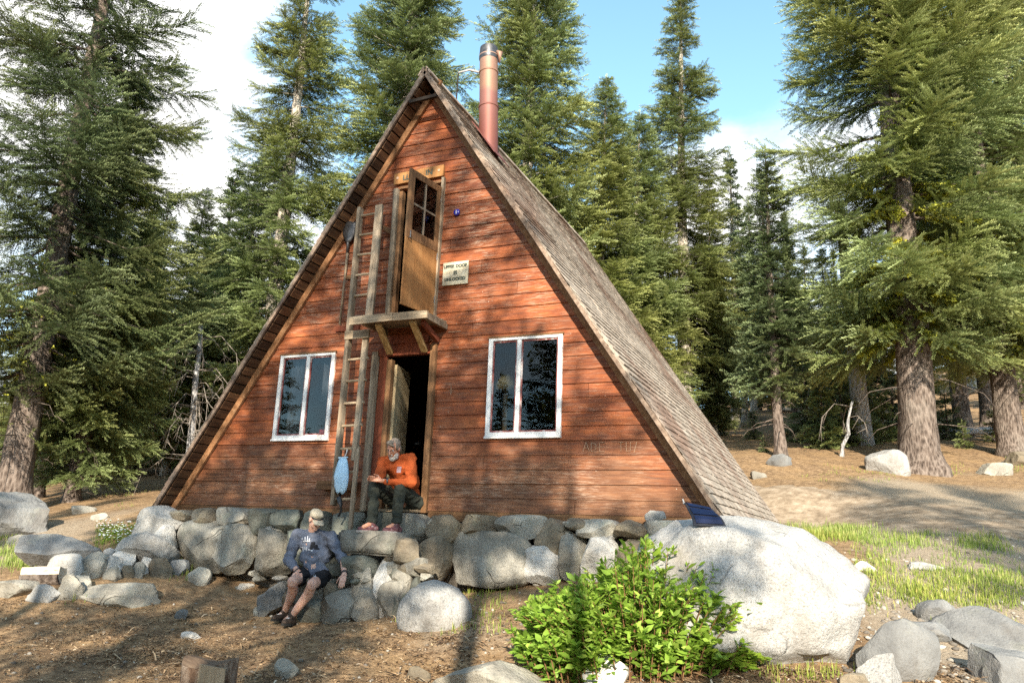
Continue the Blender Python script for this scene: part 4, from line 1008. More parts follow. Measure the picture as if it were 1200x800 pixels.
# ------------------------------------------------------------------ the great granite boulder
V, F = ico(5); V = V.copy()
V = np.sign(V)*np.abs(V)**.80; V /= np.abs(V).max(0)
o3 = np.array([3.1, 7.7, 1.3])
for n, d in ((unit((-.75, -.35, .75)), .93), (unit((.55, -.75, .5)), .88), (unit((.8, .1, .75)), .92), (unit((-.2, -.9, .1)), .9), (unit((.05, -.35, .95)), .86), (unit((.3, -.95, -.15)), .86), (unit((.9, -.3, -.2)), .90), (unit((.55, -.5, .75)), .88), (unit((-.35, -.8, .5)), .84), (unit((.15, -.6, -.8)), .85)):
    e = V@n-d; V = V-np.maximum(e, 0)[:, None]*n*.97
for s, a in ((1.3, .09), (3.2, .065), (8, .028), (20, .010)):
    dv = np.array([mnoise.noise(Vector((p*s+o3).tolist())) for p in V]); V = V+unit_rows(V)*dv[:, None]*a
pl_, pr_ = at(752, 690, 7.45), at(1011, 700, 7.35)
cc = at(877, 702, 7.55); half = np.linalg.norm(pr_-pl_)/2
V = V*np.array([half*1.09, .86, .80]); V[:, 2] += .03*V[:, 0]*-1
V = rot_z(V, .32)+cc
bld = link_mesh('boulder', V, F, MT['granite'], None, (cc[0], cc[1], V[:, 2].min()), True)
tag(bld, 'huge rounded white granite boulder by the cabin\'s right corner', 'boulder')
from mathutils.bvhtree import BVHTree
BV = BVHTree.FromPolygons([Vector(p) for p in V.tolist()], F.tolist())
def on_boulder(px, py):
    h = BV.ray_cast(Vector(CAM), Vector(ray(px, py)))
    return np.array(h[0]) if h[0] else None
# folding solar panel draped over it
def drop(p):
    h = BV.ray_cast(Vector((p[0], p[1], 3)), Vector((0, 0, -1))); return np.array(h[0])+np.array([0, 0, .014]) if h[0] else p
def solar():
    q = on_boulder(829, 616)
    d0 = depth(q) if q is not None else 7.5
    A, B, Cc, D_ = at(800, 590, d0+.30), at(829, 597, d0+.22), at(851, 617, d0-.03), at(813, 615.5, d0-.03)
    sp = empty('solar_panel', (A+B+Cc+D_)/4, 'dark blue folding solar panel draped over the top of the white boulder', 'solar panel')
    nx, ny = 13, 9; P = np.zeros((ny, nx, 3))
    for j in range(ny):
        for i in range(nx):
            u, v = i/(nx-1), j/(ny-1); p = (A*(1-u)+B*u)*(1-v)+(D_*(1-u)+Cc*u)*v
            P[j, i] = p+np.array([0, 0, .05*math.sin(math.pi*v)+.012*math.sin(v*math.pi*3)])
    cl = plain('black_panel_cloth', (.018, .02, .03), .7)
    idx = np.arange(nx*ny).reshape(ny, nx)
    F = [(idx[j, i], idx[j, i+1], idx[j+1, i+1], idx[j+1, i]) for j in range(ny-1) for i in range(nx-1)]
    o = link_mesh('backing', P.reshape(-1, 3), F, cl, sp); m_ = o.modifiers.new('t', 'SOLIDIFY'); m_.thickness = .012; m_.offset = 0
    N = unit(np.cross(B-A, D_-A)); N = N if N[2] > 0 else -N
    cells = plain('navy_solar_cells', (.008, .014, .05), .4, .4)
    for j0, j1 in ((0, 3), (3, 6), (6, 8)):
        vv = []; ff = []; w = nx-2
        for j in range(j0, j1+1):
            for i in range(1, nx-1):
                p = P[j, i].copy()
                if j == j0: p = p*.75+P[j+1, i]*.25
                if j == j1: p = p*.75+P[j-1, i]*.25
                vv.append(p+N*.012)
        for a_ in range(j1-j0):
            for i in range(w-1): ff.append((a_*w+i, a_*w+i+1, (a_+1)*w+i+1, (a_+1)*w+i))
        o = link_mesh('cell_sheet', vv, ff, cells, sp); m_ = o.modifiers.new('t', 'SOLIDIFY'); m_.thickness = .005
    MB().tube([P[0, 1], P[0, 1]+np.array([-.02, 0, .05]), P[0, 2]+np.array([-.03, 0, .02]), P[1, 0]], .008, 6).build('carry_loop', plain('gray_webbing', (.3, .3, .3), .8), sp)
solar()

# ------------------------------------------------------------------ stump at the bottom edge
def stump():
    g = at(244, 800, 6.15); gz = tz(g[0], g[1]); top = at(244, 775, 6.15)[2]
    st = empty('stump', (g[0], g[1], gz), 'sawn pine stump with a split pale face at the bottom edge', 'stump')
    V = []; F = []; n = 40; r = np.random.default_rng(4); rad = 31/FPX*6.15
    zs = np.linspace(gz-.15, top, 7)
    for i, z in enumerate(zs):
        fl = 1+.25*max(0, 1-(z-gz)/.25)**2
        for k in range(n):
            th = 2*math.pi*k/n; rr = rad*fl*(1+.06*math.sin(3*th+1)+.03*math.sin(9*th)+.02*math.sin(17*th+2))
            x, y = math.cos(th)*rr, math.sin(th)*rr
            # a split off face towards the viewer's right
            nrm = np.array([.55, -.83]); e = x*nrm[0]+y*nrm[1]-rad*.66
            if e > 0: x -= e*nrm[0]; y -= e*nrm[1]
            dz = .035*math.sin(th*2+1)*(i == 6)
            V.append((g[0]+x, g[1]+y, z+dz))
    for i in range(6):
        for k in range(n): F.append((i*n+k, i*n+(k+1) % n, (i+1)*n+(k+1) % n, (i+1)*n+k))
    link_mesh('bark', V, F, MT['stumpbark'], st, smooth=False)
    V2 = [(v[0], v[1], v[2]) for v in V[6*n:]]+[(g[0], g[1], top-.01)]
    link_mesh('cut_face', V2, [(k, (k+1) % n, n) for k in range(n)], MT['stumptop'], st)
    # the pale split wood
    nrm = np.array([.55, -.83]); tg = np.array([.83, .55]); W2 = rad*.52; off = rad*.675
    P = []
    for s, z in ((-1, gz-.05), (1, gz-.05), (1, top-.03), (-.8, top+.0)):
        q = np.array([g[0], g[1]])+nrm*off+tg*(W2*s+rad*.16); P.append((q[0], q[1], z))
    Q = [(p[0]+nrm[0]*.02, p[1]+nrm[1]*.02, p[2]) for p in P]
    MB().hexa([P[0], P[1], Q[1], Q[0], P[3], P[2], Q[2], Q[3]]).build('split_face', MT['stumpcut'], st)
MT['stumpcut'] = wood('aged_cut_wood', (.14, .09, .055), (.3, .22, .14), (.42, .33, .23), 2, 0, 2)
MT['stumptop'] = wood('dark_weathered_cut', (.05, .032, .02), (.13, .085, .055), (.22, .155, .1), 0, 0, 3)
MT['stumpbark'] = m_bark('dark_stump_bark', (.03, .02, .015), (.12, .075, .05), (.3, .24, .19))
stump()

# ------------------------------------------------------------------ leafy bush
LEAF = np.array([[0, 0, 0], [.17, .30, .02], [.2, .6, -.01], [0, 1., -.10], [-.2, .6, -.01], [-.17, .30, .02], [0, .3, -.03], [0, .62, -.045]])
LEAF[:, [1, 2]] += 0
LF = np.array([[0, 1, 6], [1, 2, 7], [1, 7, 6], [2, 3, 7], [0, 6, 5], [5, 6, 7], [5, 7, 4], [4, 7, 3]])
def place_leaves(pos, d, nrm, ln, base=LEAF, faces=LF, wid=1.):
    d = unit_rows(d); a = unit_rows(np.cross(d, nrm)); b = np.cross(a, d)
    V = pos[:, None]+ln[:, None, None]*(base[None, :, 0:1]*a[:, None]*wid+base[None, :, 1:2]*d[:, None]+base[None, :, 2:3]*b[:, None])
    n = len(pos); k = len(base)
    F = (faces[None]+(np.arange(n)*k)[:, None, None]).reshape(-1, 3)
    return V.reshape(-1, 3), F
def bush():
    r = np.random.default_rng(21)
    g0 = ground(762, 775); base = g0.copy()
    bs = empty('bush', base, 'bright green broad leaved bush in front of the white boulder', 'bush')
    right = unit(np.array([AXR[0], AXR[1], 0])); fwd = unit(np.array([AXF[0], AXF[1], 0]))
    stems = MB(); P = []; D = []; N = []; L = []; T = []; tips = []
    for k in range(820):
        th = r.uniform(0, 2*math.pi); rad = math.sqrt(r.uniform(0, 1))
        skirt = k >= 540
        if skirt: rad = r.uniform(.7, 1.02)
        cx, cy = math.cos(th)*rad, math.sin(th)*rad
        root = base+right*cx*.8+fwd*cy*.4
        h = (1.0-.42*rad**2.2)*r.uniform(.72, 1.1)
        if skirt: h *= r.uniform(.12, .55)
        if cx < -.1: h *= 1-.28*min(1, -cx*1.2)
        if cx > .45: h *= .9
        endp = base+right*(cx*1.32+.03)+fwd*cy*.7+np.array([0, 0, h*.95])
        if abs(cx+.1) < .12 and r.random() < .5: endp[2] += .10
        if skirt: root = base+right*cx*1.1+fwd*cy*.55
        root[2] = tz(root[0], root[1])-.02
        mid = root*.45+endp*.55+np.array([0, 0, .14])
        pts = [(1-u)**2*root+2*u*(1-u)*mid+u*u*endp for u in np.linspace(0, 1, 7)]
        stems.tube(pts, [.008, .007, .006, .005, .004, .003, .002], 5, .5, False)
        for j in range(r.integers(26, 42)):
            u = 1-.92*r.random()**1.2
            p = (1-u)**2*root+2*u*(1-u)*mid+u*u*endp
            az = r.uniform(0, 2*math.pi); el = r.uniform(-.15, .95)
            out = unit((p-base)*np.array([1, 1, .25]))*.8
            d = np.array([math.cos(az)*math.cos(el), math.sin(az)*math.cos(el), math.sin(el)])+out*.75
            P.append(p+r.normal(size=3)*.008); D.append(d); N.append(np.array([0, 0, 1])+r.normal(size=3)*.55)
            L.append(r.choice((.045, .065, .085, .11))*r.uniform(.8, 1.15)*(1.1-.35*(u > .93))); t_ = min(1, max(0, .25+.6*(u-.4)+r.normal()*.18)); tips.append(t_); T.append(min(1, max(0, r.normal(.5, .25))))
    P, D, N, L = map(np.array, (P, D, N, L))
    V, F = place_leaves(P, D, N, L)
    link_mesh('leaves', V, F, MT['bush'], bs, tone=np.repeat(T, 8), tip=np.repeat(tips, 8), smooth=True)
    stems.build('stems', MT['wood_brown'], bs)
bush()

# ------------------------------------------------------------------ grass, flowers, litter, pebbles
def grass_mesh(pts, n_per, h, spread, seed):
    r = np.random.default_rng(seed); P = []; 
    for (x, y, s) in pts:
        k = max(2, int(n_per*s)); q = r.normal(size=(k, 2))*spread*(.5+s*.7)+np.array([x, y]); P.append(np.concatenate([q, np.full((k, 1), s)], 1))
    P = np.concatenate(P); n = len(P); z = terrain(P[:, 0], P[:, 1])-.01
    base = np.stack([P[:, 0], P[:, 1], z], 1)
    az = r.uniform(0, 2*math.pi, n); H = h*r.uniform(.45, 1.2, n)*(.6+.5*P[:, 2]); lean = np.abs(r.normal(0, .45, n))
    dr = np.stack([np.cos(az), np.sin(az), np.zeros(n)], 1); sd = np.stack([-np.sin(az), np.cos(az), np.zeros(n)], 1)*.0045
    up = np.array([0, 0, 1.])
    m = base+dr*(lean*H*.25)[:, None]+up*(H*.6)[:, None]; t = base+dr*(lean*H*.8)[:, None]+up*(H*np.clip(1-lean*.3, .4, 1))[:, None]
    V = np.stack([base-sd, base+sd, m+sd*.75, m-sd*.75, t], 1).reshape(-1, 3)
    i = np.arange(n)*5
    F = np.concatenate([np.stack([i, i+1, i+2], 1), np.stack([i, i+2, i+3], 1), np.stack([i+3, i+2, i+4], 1)])
    dry = np.clip(r.normal(.45, .3, n), 0, 1)
    return V, F, np.repeat(r.uniform(.2, .8, n), 5), np.stack([dry*.5, dry*.5, dry, dry, np.minimum(dry+.3, 1)], 1).ravel()
def gpts(lst):
    o = []
    for x0, y0, x1, y1, n, s in lst:
        for _ in range(n):
            g = ground(random.uniform(x0, x1), random.uniform(y0, y1)); o.append((g[0], g[1], s*random.uniform(.6, 1.3)))
    return o
right = [(925, 618, 1015, 634, 100, 1.0), (1022, 624, 1090, 640, 40, .75), (1130, 628, 1165, 645, 20, .9), (1000, 640, 1190, 705, 200, .35), (1080, 670, 1210, 712, 170, .45), (1060, 690, 1080, 706, 14, .9), (1150, 734, 1175, 755, 12, .9), (1010, 655, 1040, 690, 20, .7), (1000, 690, 1020, 712, 10, .6),
         (1160, 535, 1200, 556, 18, .5), (1090, 545, 1130, 558, 18, .5), (940, 545, 1050, 565, 30, .3), (820, 480, 1000, 520, 90, .4), (900, 785, 1000, 800, 12, .5)]
V, F, t_, tp = grass_mesh(gpts(right), 30, .125, .11, 3)
tag(link_mesh('grass', V, F, MT['grass'], tone=t_, tip=tp), 'green and straw coloured meadow grass to the right of the boulder', 'grass', kind='stuff')
left = [(0, 645, 50, 668, 50, .8), (0, 628, 20, 642, 10, .6), (110, 620, 165, 642, 40, .5), (210, 660, 240, 680, 12, .5), (120, 560, 215, 600, 20, .3), (40, 470, 220, 560, 70, .5), (470, 722, 590, 742, 26, .3), (540, 690, 600, 720, 24, .3), (600, 770, 700, 800, 14, .4), (85, 690, 110, 706, 6, .4)]
V, F, t_, tp = grass_mesh(gpts(left), 26, .14, .11, 4)
tag(link_mesh('grass', V, F, MT['grass'], tone=t_, tip=tp), 'patchy grass by the left rubble and the path', 'grass', kind='stuff')
def flowers():
    r = np.random.default_rng(8); g = ground(140, 628)
    pl_ = empty('wildflower_patch', g, 'patch of small white wildflowers behind the rubble on the left', 'wildflowers')
    P = []; D = []; N = []; L = []; fl = MB()
    for _ in range(240):
        q = ground(r.uniform(112, 166), r.uniform(617, 640)); h = r.uniform(.04, .16); q[2] += h
        if r.random() < .55:
            s = r.uniform(.012, .022)
            fl.add([q+np.array([math.cos(k*1.2566)*s, math.sin(k*1.2566)*s, .004*(k % 2)]) for k in range(5)]+[q+np.array([0, 0, .01])], [(k, (k+1) % 5, 5) for k in range(5)])
        for _ in range(5):
            az = r.uniform(0, 6.28); P.append(q-np.array([0, 0, r.uniform(.0, h)])); D.append((math.cos(az), math.sin(az), r.uniform(0, 1))); N.append((0, 0, 1)); L.append(r.uniform(.03, .06))
    V, F = place_leaves(*map(np.array, (P, D, N, L)))
    link_mesh('leaves', V, F, MT['bush'], pl_, tone=np.full(len(V), .4), tip=np.full(len(V), .2))
    o = fl.build('petals', plain('white_petals', (.8, .8, .78), .7), pl_); o['kind'] = 'stuff'
flowers()
def litter():
    r = np.random.default_rng(31)
    # chips of bark, needles and twigs, thickest in the foreground on the left
    px = r.uniform(-40, 1240, 72000); py = 640+170*np.sqrt(r.uniform(0, 1, 72000))
    D_ = []; P = []
    X, Y2 = [], []
    cs = [(px[i], py[i]) for i in range(len(px))]
    # flat estimate, then settle on the ground
    A = np.array([ray(a, b) for a, b in cs]); z0 = -1.35
    for it in range(6):
        d = (z0-CAM[2])/np.minimum(A[:, 2], -.01); d = np.clip(d, 2, 16); pts = CAM+d[:, None]*A
        z0 = terrain(pts[:, 0], pts[:, 1])*.6+z0*.4 if it else terrain(pts[:, 0], pts[:, 1])
    x, y = pts[:, 0], pts[:, 1]
    dens = np.clip(1.1-.55*((x > 4.5) & (y > -4.5)), 0, 1)*np.clip(.55+fnoise(x, y, .9, 6)*1.6, .12, 1)
    keep = (r.uniform(0, 1, len(x)) < dens) & (y < -.5) & (np.hypot(x-CAM[0], y-CAM[1]) > 2.2)
    x, y = x[keep], y[keep]; n = len(x); z = terrain(x, y)+.006
    L = r.uniform(.012, .05, n)*(1+(r.random(n) < .05)*2.2); Wd = np.where(r.random(n) < .5, r.uniform(.003, .006, n), r.uniform(.007, .02, n)); az = r.uniform(0, 2*math.pi, n); tl_ = r.normal(0, .22, n)
    d = np.stack([np.cos(az), np.sin(az), tl_], 1); s = np.stack([-np.sin(az), np.cos(az), r.normal(0, .3, n)], 1); c = np.stack([x, y, z+np.abs(tl_)*L*.5], 1)
    tw = r.random(n) < .008; L = np.where(tw, r.uniform(.09, .3, n), L); Wd = np.where(tw, r.uniform(.006, .012, n), Wd); z = z+tw*.006
    c[:, 2] += tw*.008; d[:, 2] *= np.where(tw, .15, 1)
    a = d*(L/2)[:, None]; b = s*(Wd/2)[:, None]; up = np.stack([np.zeros(n), np.zeros(n), L*.12], 1)
    V = np.stack([c-a-b*.6, c-a*.2-b+up, c+a-b*.5, c+a+b*.5, c+a*.1+b+up, c-a+b*.7], 1).reshape(-1, 3)
    i = np.arange(n)*6; F = np.concatenate([np.stack([i, i+1, i+4, i+5], 1), np.stack([i+1, i+2, i+3, i+4], 1)])
    t = NT('pine_litter'); tn = t.attr('tone')
    t.done(t.ramp(tn, [(0, (.03, .02, .013)), (.35, (.13, .08, .048)), (.65, (.31, .2, .11)), (.88, (.46, .34, .21)), (1, (.5, .44, .36))]), .9, .15)
    o = link_mesh('pine_litter', V, F, t.m, tone=np.repeat(np.clip(r.beta(1.6, 1.7, n), 0, 1), 6))
    tag(o, 'brown needles, bark chips and twigs strewn over the ground', 'litter', kind='stuff')
litter()
def pebbles():
    r = np.random.default_rng(17); V0, F0 = ico(1); V = []; F = []; T = []
    k = 0
    for reg, n, s in (((980, 690, 1200, 800), 420, .03), ((560, 690, 1200, 800), 260, .022), ((0, 690, 560, 800), 200, .02), ((900, 600, 1200, 690), 160, .025), ((520, 690, 720, 760), 120, .02)):
        for _ in range(n):
            g = ground(r.uniform(reg[0], reg[2]), r.uniform(reg[1], reg[3])); q = s*r.uniform(.3, 1.6)
            vv = V0*(1+r.normal(size=(len(V0), 1))*.13)*np.array([q, q*r.uniform(.6, 1), q*r.uniform(.4, .7)]); vv = rot_z(vv, r.uniform(0, 6.28))+g+np.array([0, 0, q*.1])
            V.append(vv); F.append(F0+k); k += len(V0); T.append(np.full(len(V0), r.random()))
    t = NT('small_stones'); t.done(t.ramp(t.attr('tone'), [(0, (.08, .07, .06)), (.6, (.2, .175, .145)), (1, (.42, .39, .34))]), .9, .2)
    o = link_mesh('gravel', np.concatenate(V), np.concatenate(F), t.m, tone=np.concatenate(T)); tag(o, 'scattered pebbles and grit on the bare soil', 'gravel', kind='stuff')
pebbles()
# ------------------------------------------------------------------ firs
def rots(v, ax, a):
    """rotate rows v about rows ax by a"""
    c, s = np.cos(a)[:, None], np.sin(a)[:, None]
    return v*c+np.cross(ax, v)*s+ax*(np.sum(ax*v, 1)[:, None])*(1-c)
def fir_shape(seed, H, clear, Rm, fine=1., whorl=.40, per=4.6, sparse=0., droop=.30, topw=.75, up=.25, dead=10, gaps=0, full=.0, rb=None, fluff=.12):
    """returns trunk (V, F), needles (V, F, tone, tip), lichen anchor points; z from 0"""
    r = np.random.default_rng(seed)
    rb = rb or .03+H*.0125
    TV, TF = [], []
    def tube(pts, rad, n, cap=False):
        k0 = len(TV)
        for i, p in enumerate(pts):
            d = pts[min(i+1, len(pts)-1)]-pts[max(i-1, 0)]; _, a, b = frame(d, (0, 0, 1) if abs(unit(d)[2]) < .9 else (1, 0, 0))
            for k in range(n):
                th = 2*math.pi*k/n; TV.append(p+(a*math.cos(th)+b*math.sin(th))*rad[i]*(1+(.09*math.sin(3*th+i)+.06*math.sin(5*th-i*1.7))*(n > 8)))
        for i in range(len(pts)-1):
            for k in range(n): TF.append((k0+i*n+k, k0+i*n+(k+1) % n, k0+(i+1)*n+(k+1) % n, k0+(i+1)*n+k))
    wob = r.normal(size=(2, 3))*.05
    def axis(z):
        u = z/H; return np.array([wob[0, 0]*math.sin(u*4)+wob[0, 1]*u*4*.3, wob[1, 0]*math.sin(u*3.3)+wob[1, 1]*u*4*.3, z])
    zs = np.concatenate([[-.5, -.1, .1, .3, .6, 1.0], np.linspace(1.6, H, 14)])
    tr = lambda z: rb*((1-max(z, 0)/H)**.85*(1+.55*math.exp(-max(z, 0)/.22/(1+rb)))+.012)
    tube([axis(z) for z in zs], [tr(z) for z in zs], 18 if fine >= 1 else 10)
    B = []                                         # every branch: start, direction, length, elevation, droop
    z = clear
    while z < H-.25:
        t = (z-clear)/(H-clear)
        prof = (1-t)**topw
        if t < .12: prof *= .62+.38*t/.12+full
        n = max(3, int(round(1.15*per*(.65+.5*(1-t))+r.normal()*.6)))
        a0 = r.uniform(0, 6.28)
        gap = gaps and (math.sin(z*1.7+seed) > 1-gaps)
        for k in range(n):
            if r.random() < sparse or (gap and r.random() < .75): continue
            L = max(.22, Rm*prof*r.uniform(.66, 1.12))
            az = a0+2*math.pi*k/n+r.normal()*.25
            el = up*(-.9+2.1*t)+r.normal()*.09
            B.append((z+r.normal()*.09, az, L, el, droop*(1-.55*t)*r.uniform(.7, 1.3)))
        z += whorl*.62*(.55+.6*(1-t))*r.uniform(.75, 1.25)
    NV = []; NF = []; NT_ = []; NP = []; lich = []
    O, Dd, Ll, Tp, Wt = [], [], [], [], []
    for (bz, az, L, el, dr) in B:
        o = axis(bz); hd = np.array([math.cos(az), math.sin(az), 0.])
        s = np.linspace(0, 1, 7)
        cz = L*(s*math.tan(el)-dr*1.25*s**1.6+dr*1.15*s**3.)
        pts = o+hd*(L*s)[:, None]+np.array([0, 0, 1.])*cz[:, None]
        tube(list(pts[[0, 2, 4, 6]]), [max(.007, tr(bz)*.17+.004*L), .006+.004*L, .005+.001*L, .003], 4)
        lich.append((pts[1], pts[3], L, bz))
        step = .082/fine; m_ = max(3, int(L*.86/step))
        ss = np.clip(.14+.86*(np.arange(m_)+r.uniform(-.3, .3, m_))/m_, .05, 1)
        p = np.stack([np.interp(ss, s, pts[:, i]) for i in range(3)], 1)
        tan = np.stack([np.interp(np.minimum(ss+.03, 1), s, pts[:, i])-np.interp(ss-.03, s, pts[:, i]) for i in range(3)], 1); tan = unit_rows(tan)
        side = np.cross(tan, np.array([0, 0, 1.])); side = unit_rows(side)
        for sg in (-1, 1):
            k = len(p)
            ang = r.uniform(.75, 1.1, k)*(1-.35*ss)
            d = tan*np.cos(ang)[:, None]+side*sg*np.sin(ang)[:, None]+np.array([0, 0, 1.])*(r.normal(-.06, .16+fluff, k))[:, None]
            l = (L*.40*np.sqrt(np.clip(1.16-ss, 0, 1))*np.clip(ss*3.2, .35, 1)+.16)*r.uniform(.65, 1.15, k)
            O.append(p+r.normal(size=p.shape)*.02); Dd.append(unit_rows(d)); Ll.append(l); Tp.append(ss); Wt.append(np.full(k, r.uniform(0, 1)))
        O.append(pts[-2:-1]); Dd.append(unit_rows(pts[-1:]-pts[-2:-1])); Ll.append(np.array([L*.2+.1])); Tp.append(np.array([1.])); Wt.append(np.array([.6]))
    # leader
    O.append(np.array([axis(H-.4)])); Dd.append(np.array([[0, 0, 1.]])); Ll.append(np.array([.6])); Tp.append(np.array([1.])); Wt.append(np.array([.6]))
    O = np.concatenate(O); Dd = np.concatenate(Dd); Ll = np.concatenate(Ll); Tp = np.concatenate(Tp); Wt = np.concatenate(Wt)
    st = .040/fine; cnt = np.maximum(2, (Ll/st).astype(int)); idx = np.repeat(np.arange(len(O)), cnt)
    fr = (np.arange(len(idx))-np.repeat(np.cumsum(cnt)-cnt, cnt))/np.repeat(cnt, cnt)
    o = O[idx]+Dd[idx]*(Ll[idx]*fr)[:, None]; o[:, 2] -= .10*Ll[idx]*fr**2
    d = Dd[idx]; upv = np.array([0, 0, 1.])+r.normal(size=d.shape)*.25; sd = unit_rows(np.cross(d, upv)); nn = np.cross(sd, d)
    NLn = (.082+.022*r.normal(size=len(o)))/fine**.75*(1-.35*fr); NW = .0165/fine**.85
    tri = []
    for q, (sa, na) in enumerate(((1, .05), (-1, .05), (.25, .85))):
        dd = unit_rows(d*r.uniform(.6, 1.3, len(o))[:, None]+sd*sa+nn*(na+r.normal(size=len(o))*.22)[:, None])
        b = d*(NW*1.0)
        a0 = o-b; a1 = o+b; tp = o+dd*NLn[:, None]; md0 = o+dd*(NLn*.5)[:, None]-d*NW*1.1; md1 = o+dd*(NLn*.5)[:, None]+d*NW*1.1
        tri.append(np.stack([a0, md0, tp, md1], 1))
    Q = np.concatenate(tri).reshape(-1, 3); F = np.arange(len(Q)).reshape(-1, 4)
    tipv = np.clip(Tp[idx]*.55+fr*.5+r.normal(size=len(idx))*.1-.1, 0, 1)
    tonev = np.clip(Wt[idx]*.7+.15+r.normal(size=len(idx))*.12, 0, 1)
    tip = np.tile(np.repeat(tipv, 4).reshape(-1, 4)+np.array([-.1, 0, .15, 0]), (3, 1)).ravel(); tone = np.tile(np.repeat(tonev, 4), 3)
    for _ in range(dead):                          # dead twigs under the crown
        z = r.uniform(clear*.35, clear+1.2); az = r.uniform(0, 6.28); L = r.uniform(.4, 1.5)*min(1.3, Rm*.5)
        o_ = axis(z); hd = np.array([math.cos(az), math.sin(az), 0]); k = r.uniform(.2, .7)
        tube([o_, o_+hd*L*.4+np.array([0, 0, -.05*L]), o_+hd*L*.8+np.array([0, 0, -.35*k*L]), o_+hd*L+np.array([0, 0, -.8*k*L])], [.016, .012, .008, .003], 4)
    return (np.array(TV), TF), (Q, F, np.clip(tone, 0, 1), np.clip(tip, 0, 1)), lich
def lichen_mesh(lich, seed, zmax, n=60, rb=.4, zmin=1.5):
    """shaggy wolf lichen: short forked tufts along the inner limbs and bark"""
    r = np.random.default_rng(seed); P = []
    low = [l for l in lich if l[3] < zmax]
    for (a, b, L, z) in low:
        k = int(n*r.uniform(.2, 1.6)*max(0, 1-(z/zmax)**2))
        u = r.uniform(0, 1.15, k)[:, None]; P.append(a*(1-u)+b*u+r.normal(size=(k, 3))*.03)
    k = n*14; th = r.uniform(0, 6.28, k); zz = zmin+(zmax-zmin)*r.beta(1.6, 2., k); patch = np.sin(th*2+zz*2.1)+np.sin(zz*5+th) > .5
    P.append(np.stack([np.cos(th)*rb, np.sin(th)*rb, zz], 1)[patch])
    P = np.concatenate(P); m_ = len(P)
    d = unit_rows(r.normal(size=(m_, 3))+np.array([0, 0, -.5])); s = unit_rows(np.cross(d, r.normal(size=(m_, 3)))); L = r.uniform(.04, .12, m_)[:, None]
    V = np.stack([P-s*.017, P+s*.017, P+d*L+s*.026, P+d*L*.8-s*.03], 1).reshape(-1, 3)
    return V, np.arange(len(V)).reshape(-1, 4), np.repeat(r.uniform(.1, .9, m_), 4), np.repeat(r.uniform(0, 1, m_), 4)
PROTO = {}
def proto(key, leafmat, barkmat, lich=None, **k):
    T, N, L = fir_shape(**k)
    PROTO[key] = dict(T=T, N=N, L=L, leaf=leafmat, bark=barkmat, k=k, root=None, lich=lich)
def stand(key, name, loc, H=None, rotz=None, label='', group=None, rad=1., leaf=None, bark=None, lich=None):
    p = PROTO[key]; s = (H or p['k']['H'])/p['k']['H']
    rz = rotz if rotz is not None else random.uniform(0, 6.28)
    if p['root'] is None:
        e = empty(name, (0, 0, 0))
        t_ = link_mesh('trunk', p['T'][0], p['T'][1], p['bark'], e, smooth=True)
        c_ = link_mesh('crown', p['N'][0], p['N'][1], p['leaf'], e, tone=p['N'][2], tip=p['N'][3])
        if p['lich']:
            V, F, a, b = lichen_mesh(p['L'], 5, **p['lich']); tag(link_mesh('lichen', V, F, MT['lichen'], e, tone=a, tip=b), kind='stuff')
        p['root'] = e
    else:
        e = copy_tree(p['root']); e.name = name
    for k in ('label', 'category', 'group'):
        if k in e: del e[k]
    tag(e, label, 'tree', group)
    for c in e.children:
        st = c.name.split('.')[0]
        ov = leaf if st == 'crown' else bark if st == 'trunk' else None
        c.material_slots[0].link = 'OBJECT'
        c.material_slots[0].material = MT[ov] if ov else (p['leaf'] if st == 'crown' else p['bark'] if st == 'trunk' else MT['lichen'])
    e.location = loc; e.scale = (s*rad, s*rad, s); e.rotation_euler = (0, 0, rz)
    return e
def spot(px, py, d):
    p = at(px, py, d); return np.array([p[0], p[1], tz(p[0], p[1])-.05])
proto('tall', MT['fir'], MT['bark_pale'], None, seed=1, H=19, clear=3.0, Rm=2.3, sparse=.1, topw=.62, gaps=.25, up=.22)
proto('dense', MT['fir'], MT['bark_pale'], None, seed=2, H=17, clear=1.2, Rm=2.8, sparse=.03, topw=.6, droop=.26, per=5)
proto('old', MT['fir'], MT['bark'], dict(zmax=10.5, n=700, rb=.36, zmin=3.0), seed=3, H=26, clear=3.6, Rm=3.9, sparse=.16, topw=.5, gaps=.25, droop=.36, per=4.8, whorl=.46, dead=26, rb=.46)
proto('droopy', MT['fir_dark'], MT['bark'], dict(zmax=7, n=18, rb=.36, zmin=2.5), seed=4, H=20, clear=3.2, Rm=3.6, sparse=.18, topw=.45, droop=.5, whorl=.55, gaps=.2, dead=24, rb=.34, up=.15)
proto('shade_top', MT['fir'], MT['bark_pale'], None, seed=14, H=11, clear=8.0, Rm=1.6, fine=.62, sparse=.1, topw=.45, whorl=.95, per=6.5, droop=.45, fluff=.55, dead=4)
proto('shade_tall', MT['fir'], MT['bark_pale'], None, seed=12, H=14, clear=6.0, Rm=2.0, fine=.62, sparse=.12, topw=.5, whorl=1.25, per=6.5, droop=.5, fluff=.55, dead=4)
proto('shade', MT['fir'], MT['bark_pale'], None, seed=13, H=11, clear=6.0, Rm=1.6, fine=.62, sparse=.12, topw=.5, whorl=1.15, per=6.5, droop=.5, fluff=.55, dead=4)
proto('slender', MT['fir_dark'], MT['bark'], None, seed=5, H=9, clear=1.9, Rm=1.35, sparse=.05, topw=.6, dead=26, whorl=.3)
proto('far', MT['fir_dark'], MT['bark'], None, seed=6, H=11, clear=1.0, Rm=2.0, fine=.55, topw=.7, whorl=.42)
proto('far_thin', MT['fir'], MT['bark_pale'], None, seed=8, H=12, clear=2.2, Rm=1.7, fine=.55, topw=.75, whorl=.46, sparse=.12)
